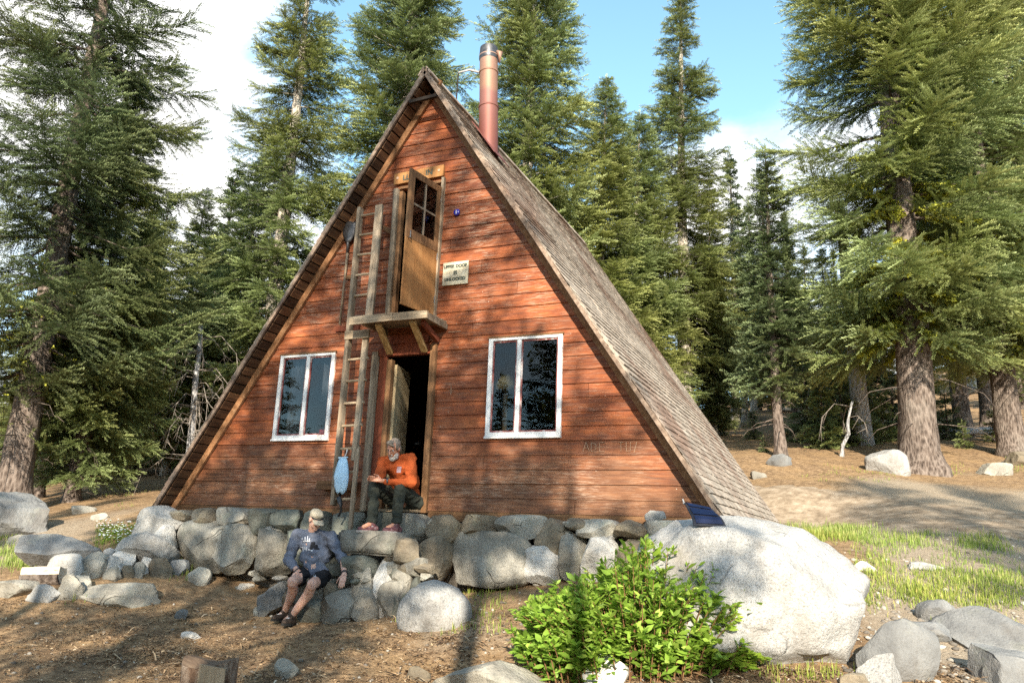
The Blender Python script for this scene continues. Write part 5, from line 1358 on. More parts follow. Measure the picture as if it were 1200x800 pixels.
proto('spire', MT['fir_blue'], MT['bark'], None, seed=9, H=15, clear=1.0, Rm=1.9, fine=.5, topw=1.05, whorl=.4)
proto('sapling', MT['fir_dark'], MT['bark'], None, seed=10, H=2.2, clear=.1, Rm=.8, fine=1., topw=.8, whorl=.3, dead=0)
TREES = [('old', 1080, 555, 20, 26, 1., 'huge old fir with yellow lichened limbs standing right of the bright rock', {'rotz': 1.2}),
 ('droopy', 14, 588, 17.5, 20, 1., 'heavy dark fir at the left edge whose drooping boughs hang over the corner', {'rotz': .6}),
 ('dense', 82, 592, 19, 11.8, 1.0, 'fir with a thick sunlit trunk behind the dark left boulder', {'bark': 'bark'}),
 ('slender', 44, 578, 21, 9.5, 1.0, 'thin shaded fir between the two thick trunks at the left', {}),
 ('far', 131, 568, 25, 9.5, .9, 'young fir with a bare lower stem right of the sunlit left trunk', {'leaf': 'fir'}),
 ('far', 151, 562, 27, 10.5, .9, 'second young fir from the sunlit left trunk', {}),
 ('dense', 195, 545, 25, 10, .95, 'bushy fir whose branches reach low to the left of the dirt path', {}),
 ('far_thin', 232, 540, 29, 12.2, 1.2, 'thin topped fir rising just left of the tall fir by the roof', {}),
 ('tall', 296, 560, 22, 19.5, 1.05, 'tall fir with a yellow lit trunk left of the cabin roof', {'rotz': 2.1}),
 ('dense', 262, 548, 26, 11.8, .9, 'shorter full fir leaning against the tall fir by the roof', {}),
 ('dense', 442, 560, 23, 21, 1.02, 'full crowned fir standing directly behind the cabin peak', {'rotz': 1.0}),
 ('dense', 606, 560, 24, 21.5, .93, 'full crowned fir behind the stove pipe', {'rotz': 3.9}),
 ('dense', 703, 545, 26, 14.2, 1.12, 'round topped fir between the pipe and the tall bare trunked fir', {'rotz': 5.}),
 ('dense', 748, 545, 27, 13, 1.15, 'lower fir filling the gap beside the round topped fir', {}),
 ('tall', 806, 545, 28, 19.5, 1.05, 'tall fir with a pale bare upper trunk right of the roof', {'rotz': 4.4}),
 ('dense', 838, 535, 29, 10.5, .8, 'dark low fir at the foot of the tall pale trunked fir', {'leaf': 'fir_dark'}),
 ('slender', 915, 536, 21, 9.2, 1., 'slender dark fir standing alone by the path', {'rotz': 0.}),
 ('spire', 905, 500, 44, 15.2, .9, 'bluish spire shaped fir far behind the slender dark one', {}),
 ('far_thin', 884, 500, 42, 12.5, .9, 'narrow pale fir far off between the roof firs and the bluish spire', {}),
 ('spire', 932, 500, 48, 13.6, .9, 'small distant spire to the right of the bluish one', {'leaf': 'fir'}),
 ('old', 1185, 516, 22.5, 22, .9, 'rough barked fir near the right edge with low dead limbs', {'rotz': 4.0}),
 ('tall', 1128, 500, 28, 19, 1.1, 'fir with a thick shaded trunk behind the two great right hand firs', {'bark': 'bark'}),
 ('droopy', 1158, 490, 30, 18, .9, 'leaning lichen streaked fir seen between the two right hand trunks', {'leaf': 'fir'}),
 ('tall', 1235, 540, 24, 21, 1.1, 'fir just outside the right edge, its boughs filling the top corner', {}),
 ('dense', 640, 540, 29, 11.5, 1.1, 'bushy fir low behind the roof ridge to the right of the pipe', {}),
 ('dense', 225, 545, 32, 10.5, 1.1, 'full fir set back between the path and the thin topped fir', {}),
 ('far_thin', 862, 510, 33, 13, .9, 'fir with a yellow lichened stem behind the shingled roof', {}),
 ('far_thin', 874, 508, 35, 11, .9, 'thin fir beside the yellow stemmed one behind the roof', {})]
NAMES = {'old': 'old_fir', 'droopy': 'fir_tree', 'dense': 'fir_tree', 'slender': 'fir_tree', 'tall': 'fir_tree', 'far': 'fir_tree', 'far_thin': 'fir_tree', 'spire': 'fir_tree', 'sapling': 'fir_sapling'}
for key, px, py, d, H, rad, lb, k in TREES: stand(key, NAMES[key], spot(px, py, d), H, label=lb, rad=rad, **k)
# the wood behind
for px, d, H, w in ((22, 25, 5.2, 'beside the left edge trunk'), (62, 29, 6.0, 'behind the thin shaded fir'), (108, 27, 5.0, 'between the sunlit trunk and the young firs'), (172, 31, 6.2, 'where the left path enters the wood'), (212, 33, 7.0, 'by the bleached dead tree'), (395, 30, 9.5, 'hidden low behind the left roof slope')):
    stand('dense', 'fir_tree', spot(px, 545, d), H, px*.7, label='low bushy fir '+w, rad=1.5)
rr = random.Random(5); GB = 'firs crowded in the wood behind'
k = 0; tries = 0; placed = []
while k < 58 and tries < 900:
    tries += 1
    px = rr.uniform(-260, 470) if rr.random() < .45 else rr.uniform(620, 1480); d = rr.uniform(28, 62)
    p = spot(px, 520, d)
    if any(np.hypot(*(p-q)[:2]) < 2.3 for q in placed) or (abs(p[0]) < 6.5 and -2 < p[1] < 11): continue
    ymax = 262 if 200 < px < 420 or 845 < px < 950 else 200
    Hm = (at(px, ymax, d)[2]-p[2])
    H = min(Hm, rr.uniform(7.5, 17))*rr.uniform(.75, 1)
    if H < 3.5: continue
    placed.append(p); k += 1
    stand(rr.choice(['far', 'far', 'far_thin', 'spire']), 'fir_tree', p, H, rr.uniform(0, 6.28), 'dark fir deep in the crowded wood behind the cabin', GB, rad=rr.uniform(.85, 1.15)*(1.25 if H < 9 else 1), leaf=rr.choice(['fir_dark', 'fir_dark', 'fir']))
# saplings and understorey
SAP = [(850, 478, 34, 1.6), (868, 470, 36, 1.5), (882, 500, 27, 1.1), (843, 500, 30, 1.3), (962, 500, 24, 2.3), (985, 505, 25, 2.6), (1010, 508, 25.5, 2.4), (1035, 508, 26, 1.8), (945, 505, 26, 2.8), (1000, 480, 29, 3.2), (1110, 505, 27, 1.8), (1130, 520, 24, .9), (1165, 505, 26, 1.2), (1050, 500, 28, 2.6), (975, 485, 30, 2.9), (895, 525, 22, .5), (1095, 490, 30, 2.2), (160, 545, 30, 1.6), (185, 540, 31, 1.9), (100, 560, 27, 1.7), (60, 565, 25, 1.5), (25, 560, 27, 2.0), (205, 530, 33, 1.5), (115, 545, 32, 2.4), (0, 560, 24, 1.7)]
for px, py, d, H in SAP:
    stand('sapling', 'fir_sapling', spot(px, py, d), H, rr.uniform(0, 6.28), 'low dark fir sapling in the understorey of the wood', 'fir saplings under the trees', leaf=rr.choice(['fir_dark', 'fir']))
MT['twig_dead'] = mat('dry_dead_twigs', [(.3, (.12, .10, .085)), (.7, (.3, .26, .22))], 8)
# dead snags
def snag(px0, py0, px1, py1, d, r0, label, limbs=14, seed=1, lich=False):
    r = np.random.default_rng(seed); b = at(px0, py0, d); t_ = at(px1, py1, d); b[2] = min(b[2], tz(b[0], b[1])-.1)
    e = empty('dead_tree', b, label, 'dead tree'); mb = MB()
    pts = [b*(1-u)+t_*u+r.normal(size=3)*.02 for u in np.linspace(0, 1, 7)]
    mb.tube(pts, [r0*(1-.55*u) for u in np.linspace(0, 1, 7)], 12); mb.build('trunk', MT['bark_dead'], e, smooth=True)
    lb = MB()
    for _ in range(limbs):
        u = r.uniform(.1, .95); o = b*(1-u)+t_*u; az = r.uniform(0, 6.28); L = r.uniform(.5, 1.6); h = np.array([math.cos(az), math.sin(az), 0])
        q = [o, o+h*L*.5+np.array([0, 0, .02]), o+h*L*.9+np.array([0, 0, -.35*L]), o+h*L+np.array([0, 0, -.8*L])]
        lb.tube(q, [.016, .011, .007, .003], 5, .5, False)
        for _ in range(5):
            v = r.uniform(.3, .9); i = min(2, int(v*3)); s0 = q[i]*(1-(v*3-i))+q[i+1]*(v*3-i); lb.tube([s0, s0+r.normal(size=3)*.12+np.array([0, 0, -.22])], [.008, .002], 4, .5, False)
    o = lb.build('limbs', MT['twig_dead'], e); o['kind'] = 'stuff'
snag(1012, 500, 983, 236, 25, .3, 'leaning silver grey dead trunk between the slender fir and the huge fir', 9, 1)
snag(222, 545, 236, 380, 21, .12, 'dead tree with bleached drooping limbs just left of the cabin', 46, 2)
snag(985, 545, 998, 470, 22, .07, 'thin bleached dead sapling leaning by the path', 3, 3)
# a fallen trunk and brush on the right
a = at(1070, 500, 27); b = at(1215, 497, 28); 
for p in (a, b): p[2] = tz(p[0], p[1])+.15
fl = MB().tube([a, a*.5+b*.5+np.array([0, 0, .08]), b], [.10, .13, .15], 10); o = fl.build('fallen_log', MT['bark_dead'], None, a, True); tag(o, 'grey fallen log lying across the wood floor at the right', 'log')
# firs behind the viewer that throw the dappled shade
SHADE = [('shade_tall', -.75, 7.4, 14, 1.35), ('shade_tall', -2.8, 4.4, 16, 1.05), ('shade_top', 1.05, 3.0, 13.5, 1.1), ('shade_top', 2.35, 1.9, 15, 1.), ('shade_top', 3.7, .6, 17, .45), ('shade_top', -4.7, 2.6, 18, 1.1), ('shade', 7.3, -1.2, 14, .8), ('tall', -8.5, 3.0, 21, 1.), ('tall', 12.0, 7.2, 27, 1.), ('shade_tall', 9.7, 6.6, 22, 1.1), ('shade', -11, 1, 20, 1.1), ('tall', 15, 6.5, 25, 1.), ('shade', -.5, -1.4, 12.5, .9), ('shade', -2.8, -2.2, 15, .8), ('shade', 1.9, -2.8, 13, .7), ('shade', -5.6, -2.4, 16, .8)]
SHADE = [(k, xw+r*SV[0]/math.hypot(SV[0], SV[1]), r*SV[1]/math.hypot(SV[0], SV[1]), zt+r*math.tan(SUN_EL), rad) for k, xw, zt, r, rad in SHADE]
for i, (key, x, y, H, rad) in enumerate(SHADE):
    stand(key, 'fir_tree', (x, y, tz(x, y)-.05), H-tz(x, y), i*1.3, 'fir standing behind the viewer, reflected in the window panes', 'firs behind the viewer', rad=rad)
rq = random.Random(77)
for i in range(16):                             # the far side of the clearing, seen only in the window panes
    a_ = R(-72+7*i); r_ = rq.uniform(40, 52) if i > 8 or i % 2 else rq.uniform(30, 36); x, y = r_*math.sin(a_), -r_*math.cos(a_)
    stand(rq.choice(['far', 'far_thin']), 'fir_tree', (x, y, tz(x, y)-.05), rq.uniform(13, 17.5), i*1.1, 'fir standing behind the viewer, reflected in the window panes', 'firs behind the viewer', rad=1.3)
# ------------------------------------------------------------------ people
def capsule(p0, p1, r0, r1, n=14, m_=5):
    p0 = np.asarray(p0, float); p1 = np.asarray(p1, float); d, a, b = frame(p1-p0)
    V = []; F = []; rings = []
    for i in range(m_+1): th = -math.pi/2+math.pi/2*i/m_; rings.append((p0+d*r0*math.sin(th), r0*math.cos(th)+1e-4))
    for i in range(m_+1): th = math.pi/2*i/m_; rings.append((p1+d*r1*math.sin(th), r1*math.cos(th)+1e-4))
    for c, r in rings:
        for k in range(n): t = 2*math.pi*k/n; V.append(c+(a*math.cos(t)+b*math.sin(t))*r)
    for i in range(len(rings)-1):
        for k in range(n): F.append((i*n+k, i*n+(k+1) % n, (i+1)*n+(k+1) % n, (i+1)*n+k))
    F.append(tuple(range(n))[::-1]); F.append(tuple(range((len(rings)-1)*n, len(rings)*n)))
    return V, F
def ellips(c, axes, rad):
    V, F = ico(3); A = np.array(axes)
    return (V*np.array(rad))@A+np.asarray(c), [tuple(f) for f in F]
def blob(name, parts, voxel, mat_, parent, smooth=3, wr=0., wrs=14, seed=0):
    mb = MB()
    for V, F in parts: mb.add(V, F)
    o = mb.build(name, mat_, parent)
    rm = o.modifiers.new('r', 'REMESH'); rm.mode = 'VOXEL'; rm.voxel_size = voxel; rm.use_smooth_shade = True
    if smooth: s = o.modifiers.new('s', 'SMOOTH'); s.iterations = smooth; s.factor = .5
    dg = bpy.context.evaluated_depsgraph_get(); me = bpy.data.meshes.new_from_object(o.evaluated_get(dg))
    o.modifiers.clear(); old = o.data; o.data = me; bpy.data.meshes.remove(old); me.name = name
    if wr:
        n = len(me.vertices); V = np.empty(n*3); me.vertices.foreach_get('co', V); N = np.empty(n*3); me.vertices.foreach_get('normal', N); V = V.reshape(-1, 3); N = N.reshape(-1, 3)
        q = np.array([1-abs(2*abs(mnoise.noise(Vector((p*wrs*np.array([1, 1, 1.6])+seed).tolist())))-0) for p in V])
        q2 = np.array([abs(mnoise.noise(Vector((p*wrs*2.7*np.array([1, 1, 1.5])+seed+9).tolist()))) for p in V])
        V = V+N*(q*wr-wr*.6-q2*wr*.55)[:, None]; me.vertices.foreach_set('co', V.ravel()); me.update()
    me.polygons.foreach_set('use_smooth', np.ones(len(me.polygons), bool))
    if not me.materials: me.materials.append(mat_)
    return o
def chain(pts, rad): return [capsule(a, b, r, s) for a, b, r, s in zip(pts[:-1], pts[1:], rad[:-1], rad[1:])]
def skin_mat(name, a, b, c):
    t = NT(name); n = t.noise(t.coord(), 22, 6, .6); col = t.ramp(n, [(.3, a), (.5, b), (.7, c)]); t.bump(t.noise(t.coord(), 130, 3), .15, .003)
    t.b.inputs['Subsurface Weight'].default_value = .12; t.b.inputs['Subsurface Radius'].default_value = (.01, .004, .002)
    return t.done(col, .5, .4)
def cloth(name, a, b, scale=9, sheen=.2):
    t = NT(name); n = t.noise(t.coord((1, 1, 1)), scale, 6, .6); w = t.noise(t.coord(), 240, 2); t.bump(t.math('ADD', n, t.math('MULTIPLY', w, .2)), .35, .008)
    return t.done(t.ramp(n, [(.3, a), (.7, b)]), .9, .15)
SK = skin_mat('weathered_skin', (.35, .15, .09), (.46, .22, .14), (.53, .29, .2)); SK2 = skin_mat('pale_leg_skin', (.42, .22, .16), (.54, .32, .24), (.6, .38, .3))
def hand(wr, dr, pn, side, curl=.5, size=.92, thumb=.8):
    """palm and five fingers; dr points along the hand, pn out of the palm, side +1 puts the thumb along cross(dr, pn)"""
    dr = unit(dr); pn = unit(pn-np.dot(pn, dr)*dr); s = np.cross(dr, pn)*side; z = size; P = []
    for k in (-.028, -.009, .010, .028): P.append(capsule(wr+s*k*.75*z+dr*.012*z, wr+s*k*z+dr*.082*z, .0145*z, .0125*z, 10, 3))
    for k, L in ((.029, .072), (.0098, .08), (-.0098, .074), (-.029, .058)):
        p = wr+s*k*z+dr*.085*z; d = dr+s*k*2.2
        for i, (f, r0) in enumerate(((.45, .0092), (.32, .0083), (.23, .0074))):
            ca = curl*(.55+.75*i)*1.05; dd = unit(unit(d)*math.cos(ca)+pn*math.sin(ca)); q = p+dd*L*f*z*1.05
            P.append(capsule(p, q, r0*z, (r0-.001)*z, 8, 3)); p = q
    p = wr+s*.026*z+dr*.018*z
    for i, (l, r0) in enumerate(((.042, .0125), (.032, .0105), (.026, .009))):
        dd = unit(dr*(.55+.25*i)+s*(thumb*(1-.3*i))+pn*(.35+.3*i*curl)); q = p+dd*l*z; P.append(capsule(p, q, r0*z, (r0-.001)*z, 8, 3)); p = q
    return P
def head_parts(c, f, u, neck):
    f = unit(f); r = unit(np.cross(f, u)); u = np.cross(r, f); A = [r, f, u]
    L = lambda a, b, d: c+r*a+f*b+u*d
    P = [ellips(L(0, -.012, .035), A, (.073, .094, .088)), ellips(L(0, .028, -.045), A, (.056, .066, .074)), ellips(L(0, .062, -.100), A, (.03, .026, .024)),
         capsule(L(0, .088, .012), L(0, .113, -.036), .010, .0155), capsule(L(-.038, .077, .024), L(.038, .077, .024), .0135, .0135),
         ellips(L(.04, .066, -.028), A, (.022, .02, .018)), ellips(L(-.04, .066, -.028), A, (.022, .02, .018)), capsule(L(-.019, .084, -.071), L(.019, .084, -.071), .0085, .0085), capsule(L(-.015, .083, -.082), L(.015, .083, -.082), .009, .009),
         ellips(L(.076, -.008, -.01), A, (.010, .02, .033)), ellips(L(-.076, -.008, -.01), A, (.010, .02, .033)), capsule(L(-.01, .104, -.036), L(.01, .104, -.036), .0105, .0105)]
    P.append(capsule(neck, L(0, -.018, -.06), .062, .055))
    return P, L, A
def eyes(L, parent):
    w = plain('eye_white', (.7, .68, .64), .3); k = plain('dark_iris', (.03, .02, .015), .2)
    for s in (-1, 1):
        e = blob('eye', [ellips(L(.031*s, .073, .002), np.eye(3), (.0125,)*3)], .003, w, parent, 0)
        blob('iris', [ellips(L(.031*s, .0835, .0), np.eye(3), (.0055, .0045, .0055))], .0015, k, e, 0)
def shoe(ank, toe_dir, name, upper, sole_m, parent, size=1., up=(0, 0, 1)):
    u = unit(up); d = unit(toe_dir-np.dot(toe_dir, u)*u); s = np.cross(u, d); h = ank-u*.065*size; z = size
    P = [capsule(h-d*.045*z, h+d*.06*z, .041*z, .043*z), capsule(h+d*.06*z-u*.004*z, h+d*.15*z-u*.012*z, .043*z, .034*z), capsule(ank+u*.0*z, h-d*.01*z, .043*z, .044*z), capsule(h+d*.05*z, ank+d*.03*z-u*.02, .04*z, .035*z)]
    o = blob(name, P, .006, upper, parent, 2, .002, 30)
    g = h-u*.034*z; V = []; n = 22
    for zz in (-.012, .014):
        for k in range(n):
            t = 2*math.pi*k/n; x = math.cos(t); y = math.sin(t); V.append(g+d*(.055+.142*x)*z+s*y*(.046-.008*(x < 0))*z+u*zz*z)
    F = [tuple(range(n))[::-1], tuple(range(n, 2*n))]+[(k, (k+1) % n, n+(k+1) % n, n+k) for k in range(n)]
    link_mesh('sole', V, F, sole_m, o)
    lc = MB()
    for i in range(4):
        q = h+d*(.035+.022*i)*z+u*(.048-.006*i)*z; lc.tube([q-s*.02*z, q+u*.004*z, q+s*.02*z], .0035, 5)
    x = lc.build('laces', plain('pale_laces', (.5, .47, .45), .8), o); return o
A_ = aty
def decal(poly_px, bvh, mat_, parent, name, off=.006, n=1):
    V = []
    for x, y in poly_px:
        h = bvh.ray_cast(Vector(CAM), Vector(ray(x, y)))
        if h[0] is None: return None
        V.append(np.array(h[0])-ray(x, y)/np.linalg.norm(ray(x, y))*off)
    return V
def bvh_of(o):
    M_ = np.array(offset(o)); me = o.data; me.calc_loop_triangles()
    return BVHTree.FromPolygons([Vector(np.array(v.co)+M_) for v in me.vertices], [tuple(t.vertices) for t in me.loop_triangles])
def decal_quads(rects, bvh, mat_, parent, name, off=.006):
    mb = MB()
    for (x0, y0, x1, y1, *sk) in rects:
        nx = max(1, int(abs(x1-x0)/2)); ny = max(1, int(abs(y1-y0)/2)); skx = sk[0] if sk else 0
        px = [(x0+(x1-x0)*i/nx+skx*j/ny, y0+(y1-y0)*j/ny) for j in range(ny+1) for i in range(nx+1)]
        V = decal(px, bvh, mat_, parent, name, off)
        if V is None: continue
        mb.add(V, [(j*(nx+1)+i, j*(nx+1)+i+1, (j+1)*(nx+1)+i+1, (j+1)*(nx+1)+i) for j in range(ny) for i in range(nx)])
    if mb.v: return mb.build(name, mat_, parent)
# ---- the man in orange on the threshold
def man_orange():
    hipL, hipR = A_(487, 579, -.10), A_(464, 582, -.12)                # image right, image left
    hipL[2] = hipR[2] = .105
    kL, kR = A_(469, 570, -.56), A_(439, 570, -.60)
    aL, aR = A_(465, 606, -.66), A_(437, 606, -.74)
    aL[2] = aR[2] = SLZ+.088
    shL, shR = A_(481, 538, -.36), A_(449, 541, -.44)
    elL, elR = A_(482, 566, -.48), A_(445, 558, -.62)
    haL, haR = A_(446, 563, -.74), A_(442, 562, -.76)
    pel = (hipL+hipR)/2; ch = (shL+shR)/2
    neck = ch+np.array([-.0, -.03, .035]); hd = A_(461.5, 525.5, -.56)
    e = empty('person', (pel[0], pel[1], 0), 'man in an orange shirt and dark trousers sitting on the door sill with clasped hands', 'person')
    f = unit(np.array([-.05, -.86, -.42])); u = np.array([.05, -.25, 1.])
    HP, L, A = head_parts(hd, f, u, neck)
    spine = [pel+np.array([0, .02, .02]), pel*.55+ch*.45+np.array([0, .06, .03]), ch+np.array([0, .02, -.05])]
    body = HP+chain(spine, [.13, .125, .13])+chain([shR, elR, haR], [.05, .04, .028])+chain([shL, elL, haL], [.05, .04, .028])+chain([hipR, kR, aR], [.075, .055, .04])+chain([hipL, kL, aL], [.075, .055, .04])+[capsule(shL, shR, .06, .06)]
    body += chain([aR, aR+np.array([-.06, -.1, -.05])], [.035, .03])+chain([aL, aL+np.array([-.06, -.1, -.05])], [.035, .03])
    # clasped hands: fingers of each laid over the back of the other
    w = unit(haR-elR); 
    body += hand(haR-w*.015, unit(np.array([-.55, -.75, .12])), np.array([.55, -.35, -.4]), 1, .55, 1.0)
    body += hand(haL+np.array([-.0, -.01, .012]), unit(np.array([-.85, -.35, .08])), np.array([-.3, .75, -.35]), -1, .5, 1.0)
    blob('body', body, .0055, SK, e, 2)
    eyes(L, e)
    orange = cloth('orange_shirt', (.27, .052, .014), (.40, .085, .024), 7)
    sp = [pel+np.array([0, .02, .10]), pel*.6+ch*.4+np.array([0, .07, .05]), ch+np.array([.0, .04, -.07])]
    P = chain(sp, [.145, .16, .165])+[capsule(sp[0]+np.array([-.06, 0, 0]), sp[0]+np.array([.07, 0, 0]), .125, .125), capsule(sp[1]+np.array([-.07, 0, 0]), sp[1]+np.array([.08, 0, 0]), .135, .135), capsule(shR*.85+ch*.15, shL*.85+ch*.15, .088, .088), capsule(sp[2]+np.array([-.09, 0, 0]), sp[2]+np.array([.09, 0, 0]), .12, .12)]
    P += chain([shR, elR], [.085, .072])+chain([shL, elL], [.088, .074])+chain([elL, elL*.18+haL*.82], [.07, .046])+chain([elR, elR*.45+haR*.55], [.068, .056])
    P += [capsule(neck+np.array([-.05, .015, .0]), neck+np.array([.05, .015, 0]), .05, .05)]
    shirt = blob('shirt', P, .009, orange, e, 3, .016, 7, 3)
    bv = bvh_of(shirt)
    decal_quads([(465.5, 546.5, 470.5, 553.5, -1)], bv, plain('lilac_pocket_cloth', (.35, .26, .3), .9), shirt, 'pocket_flap')
    decal_quads([(463.2, 543, 464.2, 566)], bv, plain('dark_orange_seam', (.3, .05, .01), .9), shirt, 'placket', .003)
    col = MB(); r_ = A[0]
    for s in (-1, 1):
        q = neck+r_*.03*s+np.array([0, -.075, .035]); col.hexa([q, q+r_*.055*s+np.array([0, .01, .0]), q+r_*.05*s+np.array([0, .045, .025]), q+r_*.02*s+np.array([0, .05, .04]), q+np.array([0, -.012, .0])+r_*.0, q+r_*.06*s+np.array([0, -.0, .01]), q+r_*.055*s+np.array([0, .035, .04]), q+r_*.02*s+np.array([0, .045, .055])])
    col.build('collar', orange, shirt, bevel=.004)
    tr = cloth('dark_olive_trousers', (.022, .025, .02), (.05, .053, .042), 8)
    P = chain([hipR, kR, aR*.93+kR*.07], [.102, .082, .066])+chain([hipL, kL, aL*.93+kL*.07], [.104, .083, .066])+[capsule(hipL+np.array([0, .03, .0]), hipR+np.array([0, .03, .0]), .12, .12)]
    blob('trousers', P, .009, tr, e, 3, .018, 8, 9)
    so_ = cloth('gray_socks', (.2, .2, .2), (.32, .32, .31), 20)
    for a, k in ((aR, kR), (aL, kL)): blob('sock', chain([a-np.array([0, 0, .03]), a*.8+k*.2], [.045, .048]), .007, so_, e, 1)
    up = mat('maroon_shoe_cloth', [(.35, (.06, .02, .026)), (.55, (.15, .06, .065)), (.7, (.26, .2, .2))], 26, rough=.8); sl_ = plain('pale_shoe_sole', (.35, .31, .28), .8)
    shoe(aR, np.array([-.62, -.78, 0]), 'shoe', up, sl_, e, 1.05); shoe(aL, np.array([-.45, -.88, 0]), 'shoe', up, sl_, e, 1.05)
    white = mat('white_beard_hair', [(.3, (.3, .27, .245)), (.6, (.52, .49, .455))], 40, (1, 1, .4), rough=.9, bump=.9, bdist=.01)
    gray = mat('silver_hair', [(.3, (.09, .07, .055)), (.6, (.26, .215, .175))], 40, (1, 1, .35), rough=.85, bump=.9, bdist=.01)
    blob('beard', [ellips(L(0, .058, -.112), A, (.045, .042, .045)), ellips(L(.042, .03, -.085), A, (.024, .042, .05)), ellips(L(-.042, .03, -.085), A, (.024, .042, .05)), capsule(L(-.026, .094, -.058), L(.026, .094, -.058), .009, .009)], .005, white, e, 1, .006, 60)
    blob('hair', [ellips(L(0, -.032, .052), A, (.078, .09, .080)), ellips(L(.012, .035, .095), A, (.058, .05, .03)), ellips(L(0, -.06, -.01), A, (.074, .05, .07)), ellips(L(.07, .012, .03), A, (.014, .03, .05)), ellips(L(-.07, .012, .03), A, (.014, .03, .05)), capsule(L(-.02, .085, .09), L(-.055, .07, .06), .02, .014)], .005, gray, e, 1, .006, 50)
    gl = MB(); fm = plain('thin_dark_spectacle_frame', (.03, .025, .02), .4)
    for s in (-1, 1):
        gl.tube([L(.033*s+.022*math.cos(t), .099, .0+.018*math.sin(t)) for t in np.linspace(0, 2*math.pi, 15)], .0022, 5, .5, False); gl.tube([L(.055*s, .097, .004), L(.078*s, .0, .008)], .002, 5)
    gl.tube([L(-.011, .101, .004), L(.011, .101, .004)], .002, 5); gl.build('spectacles', fm, e)
    wq = elL*.2+haL*.8; d = unit(haL-elL); MB().tube([wq-d*.012, wq+d*.012], [.042, .042], 16).build('wristwatch', MT['steel'], e, smooth=True)
    bt_ = MB().box(0, 0, 0, 0, 0, 0) if False else None
man_orange()
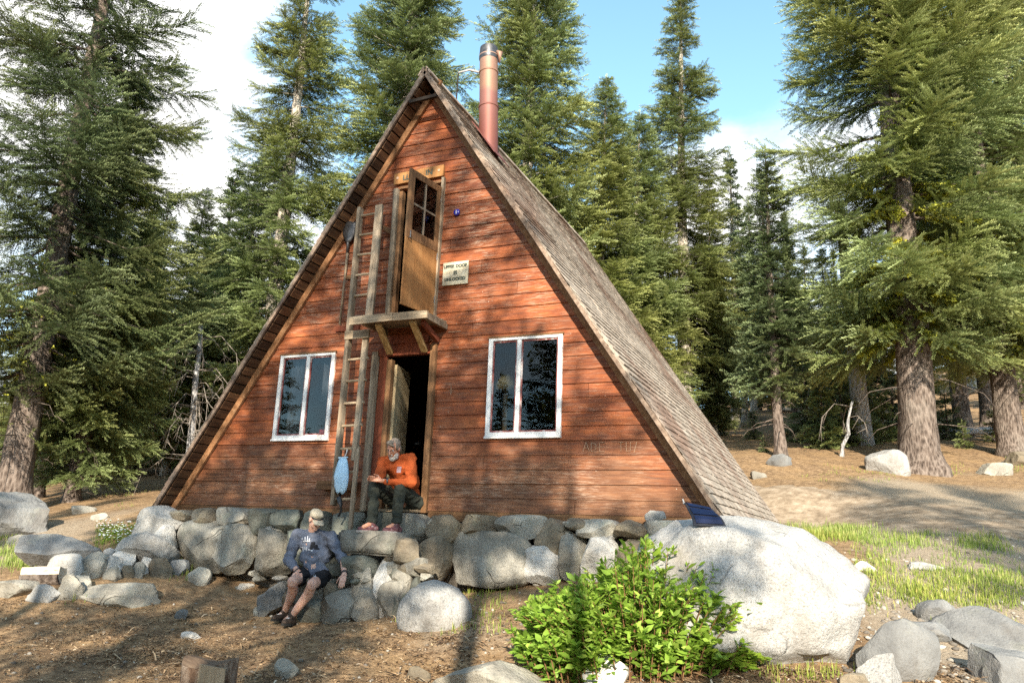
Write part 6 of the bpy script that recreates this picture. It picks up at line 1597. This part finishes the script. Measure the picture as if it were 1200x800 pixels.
# ---- the man in grey on the stones
def man_grey():
    hipR, hipL = A_(358, 674, -1.01), A_(379, 676, -0.93)             # image left, image right
    kR, kL = A_(343, 681, -1.49), A_(366, 684, -1.46)
    aR, aL = ground(333, 728)+np.array([0, 0, .115]), ground(341, 733)+np.array([0, 0, .115])
    shR, shL = A_(349, 627, -0.93), A_(388, 629, -0.87)
    elR, elL = A_(338, 656, -1.01), A_(402, 655, -0.91)
    haR, haL = A_(350, 670, -1.29), A_(403.5, 673, -1.13)
    pel = (hipL+hipR)/2; ch = (shL+shR)/2
    neck = A_(367, 621, -0.93); hd = A_(370, 608.5, -1.01)
    e = empty('person', (pel[0], pel[1], pel[2]-.15), 'man in a slate blue printed sweatshirt, black shorts and beige cap sitting on the stones', 'person')
    f = unit(np.array([.86, -.32, -.48])); u = np.array([.2, -.12, 1.])
    HP, L, A = head_parts(hd, f, u, neck)
    body = HP+chain([pel, pel*.5+ch*.5, ch+np.array([0, 0, -.06])], [.13, .125, .13])+[capsule(shL, shR, .06, .06)]
    body += chain([shR, elR, haR], [.05, .042, .030])+chain([shL, elL, haL], [.05, .043, .031])
    for h, k, a in ((hipR, kR, aR), (hipL, kL, aL)):
        calf = k*.68+a*.32; back = np.array([.015, .03, 0])
        body += chain([h, k], [.088, .062])+chain([k, calf+back, a], [.058, .062, .040])+[capsule(k+np.array([0, -.012, .005]), k+np.array([0, -.012, -.03]), .056, .05)]
        body += chain([a, a+np.array([-.02, -.10, -.06])], [.036, .03])
    body += hand(haR-.012*unit(haR-elR), np.array([.62, -.55, -.30]), np.array([.1, -.2, -1.]), -1, .75, 1.02)
    body += hand(haL, np.array([.08, -.42, -.80]), np.array([-.2, .6, -.5]), -1, .35, 1.02, .7)
    blob('body', body, .0055, SK2, e, 2)
    eyes(L, e)
    # sunburnt head and hands sit in the same skin; the sweatshirt
    blue = cloth('slate_blue_sweatshirt', (.085, .095, .128), (.15, .165, .21), 6)
    sp = [pel+np.array([0, .02, .03]), pel*.5+ch*.5+np.array([0, .02, .0]), ch+np.array([0, .01, -.08])]
    P = chain(sp, [.150, .158, .16])+[capsule(s+np.array([-w, 0, 0]), s+np.array([w, 0, 0]), r, r) for s, w, r in ((sp[0], .08, .125), (sp[1], .075, .14), (sp[2], .085, .13))]+[capsule(shR*.8+ch*.2, shL*.8+ch*.2, .085, .085), capsule(neck+np.array([-.03, .01, -.02]), neck+np.array([.03, .01, -.02]), .058, .058)]
    P += chain([shR, elR, elR*.35+haR*.65], [.086, .072, .052])+chain([shL, elL*1.0+shL*.0], [.086, .068])
    shirt = blob('sweatshirt', P, .009, blue, e, 3, .017, 7, 21)
    bv = bvh_of(shirt)
    wh = plain('white_shirt_print', (.55, .56, .6), .9); bk = plain('black_shirt_print', (.012, .012, .016), .9)
    decal_quads([(351, 646.5, 375.5, 649.3, 0), (352, 643, 353, 646, 0), (354, 641, 355.3, 645.5, 1), (356.5, 642, 358, 643.2), (358.5, 640.5, 359.8, 645), (361, 643, 363.5, 644.4), (351.5, 640.5, 357, 641.6), (364, 644, 366.5, 645.5), (353.5, 630, 354.6, 632), (357, 628.5, 358.2, 634), (360, 627.5, 361, 634.5), (362.3, 630, 363.2, 634), (355, 633, 363.5, 634.2)], bv, wh, shirt, 'shirt_print')
    decal_quads([(364.5, 634.5, 369.5, 638.5, -.5), (363.5, 638, 372.5, 642, 0), (368, 641.5, 374, 643.5, .5), (362.8, 641, 366, 643.5)], bv, bk, shirt, 'shirt_print', .007)
    sh_ = cloth('black_shorts', (.008, .008, .01), (.02, .02, .022), 8)
    P = [capsule(hipL+np.array([0, .02, 0]), hipR+np.array([0, .02, 0]), .125, .125)]+chain([hipR, hipR*.45+kR*.55], [.112, .098])+chain([hipL, hipL*.35+kL*.65], [.112, .097])
    so2 = blob('shorts', P, .009, sh_, e, 3, .014, 9, 5)
    decal_quads([(367, 673, 369.5, 675.5, 1)], bvh_of(so2), wh, so2, 'white_mark')
    bt = mat('scuffed_brown_boots', [(.3, (.02, .013, .01)), (.7, (.075, .05, .035))], 18, rough=.8); sl_ = plain('dark_boot_sole', (.018, .016, .014), .9)
    for a, td in ((aR, np.array([-.1, -1., .12])), (aL, np.array([.2, -1., .10]))):
        o = shoe(a, td, 'boot', bt, sl_, e, 1.08, (0, .12, .99)); blob('boot_cuff', chain([a-np.array([0, 0, .02]), a+np.array([.005, .01, .055])], [.05, .052]), .007, bt, o, 1)
    cm = mat('faded_beige_cap', [(.3, (.3, .26, .19)), (.7, (.48, .42, .33))], 12, rough=.9); dk = plain('black_cap_trim', (.02, .02, .022), .6)
    cp = blob('cap', [ellips(L(0, -.018, .062), A, (.083, .102, .072)), ellips(L(0, .03, .075), A, (.07, .06, .05))], .006, cm, e, 2, .003, 20)
    V = []; F = []; n = 12
    for i, (ff, dz) in enumerate(((.062, .040), (.11, .034), (.155, .016), (.172, .008))):
        for k in range(n+1):
            q = k/n*2-1; V.append(L(.078*q*(1-.10*(i == 3)), ff-.055*q*q*(1 if i else .3), dz-.022*q*q+.0))
    for i in range(3):
        for k in range(n): F.append((i*(n+1)+k, i*(n+1)+k+1, (i+1)*(n+1)+k+1, (i+1)*(n+1)+k))
    b_ = link_mesh('brim', V, F, cm, cp, smooth=True); sm = b_.modifiers.new('t', 'SOLIDIFY'); sm.thickness = .008
    MB().tube([L(.084*math.sin(t), -.018+.103*math.cos(t), .042) for t in np.linspace(-1.25, 1.25, 15)], .009, 6, .5).build('dark_band', dk, cp, smooth=True)
    MB().tube([L(0, -.018, .132), L(0, -.018, .139)], .009, 8).build('cap_button', cm, cp)
    blob('hair', [ellips(L(0, -.05, -.005), A, (.072, .05, .055))], .005, mat('gray_brown_hair', [(.3, (.10, .08, .065)), (.7, (.25, .21, .18))], 40), e, 1, .006, 50)
    for (h, el, nm) in ((haL, elL, 'wristwatch'), (haR, elR, 'bracelet')):
        d = unit(h-el); q = h-d*.03; MB().tube([q-d*(.013 if nm == 'wristwatch' else .006), q+d*(.013 if nm == 'wristwatch' else .006)], .041, 16).build(nm, dk, e, smooth=True)
man_grey()
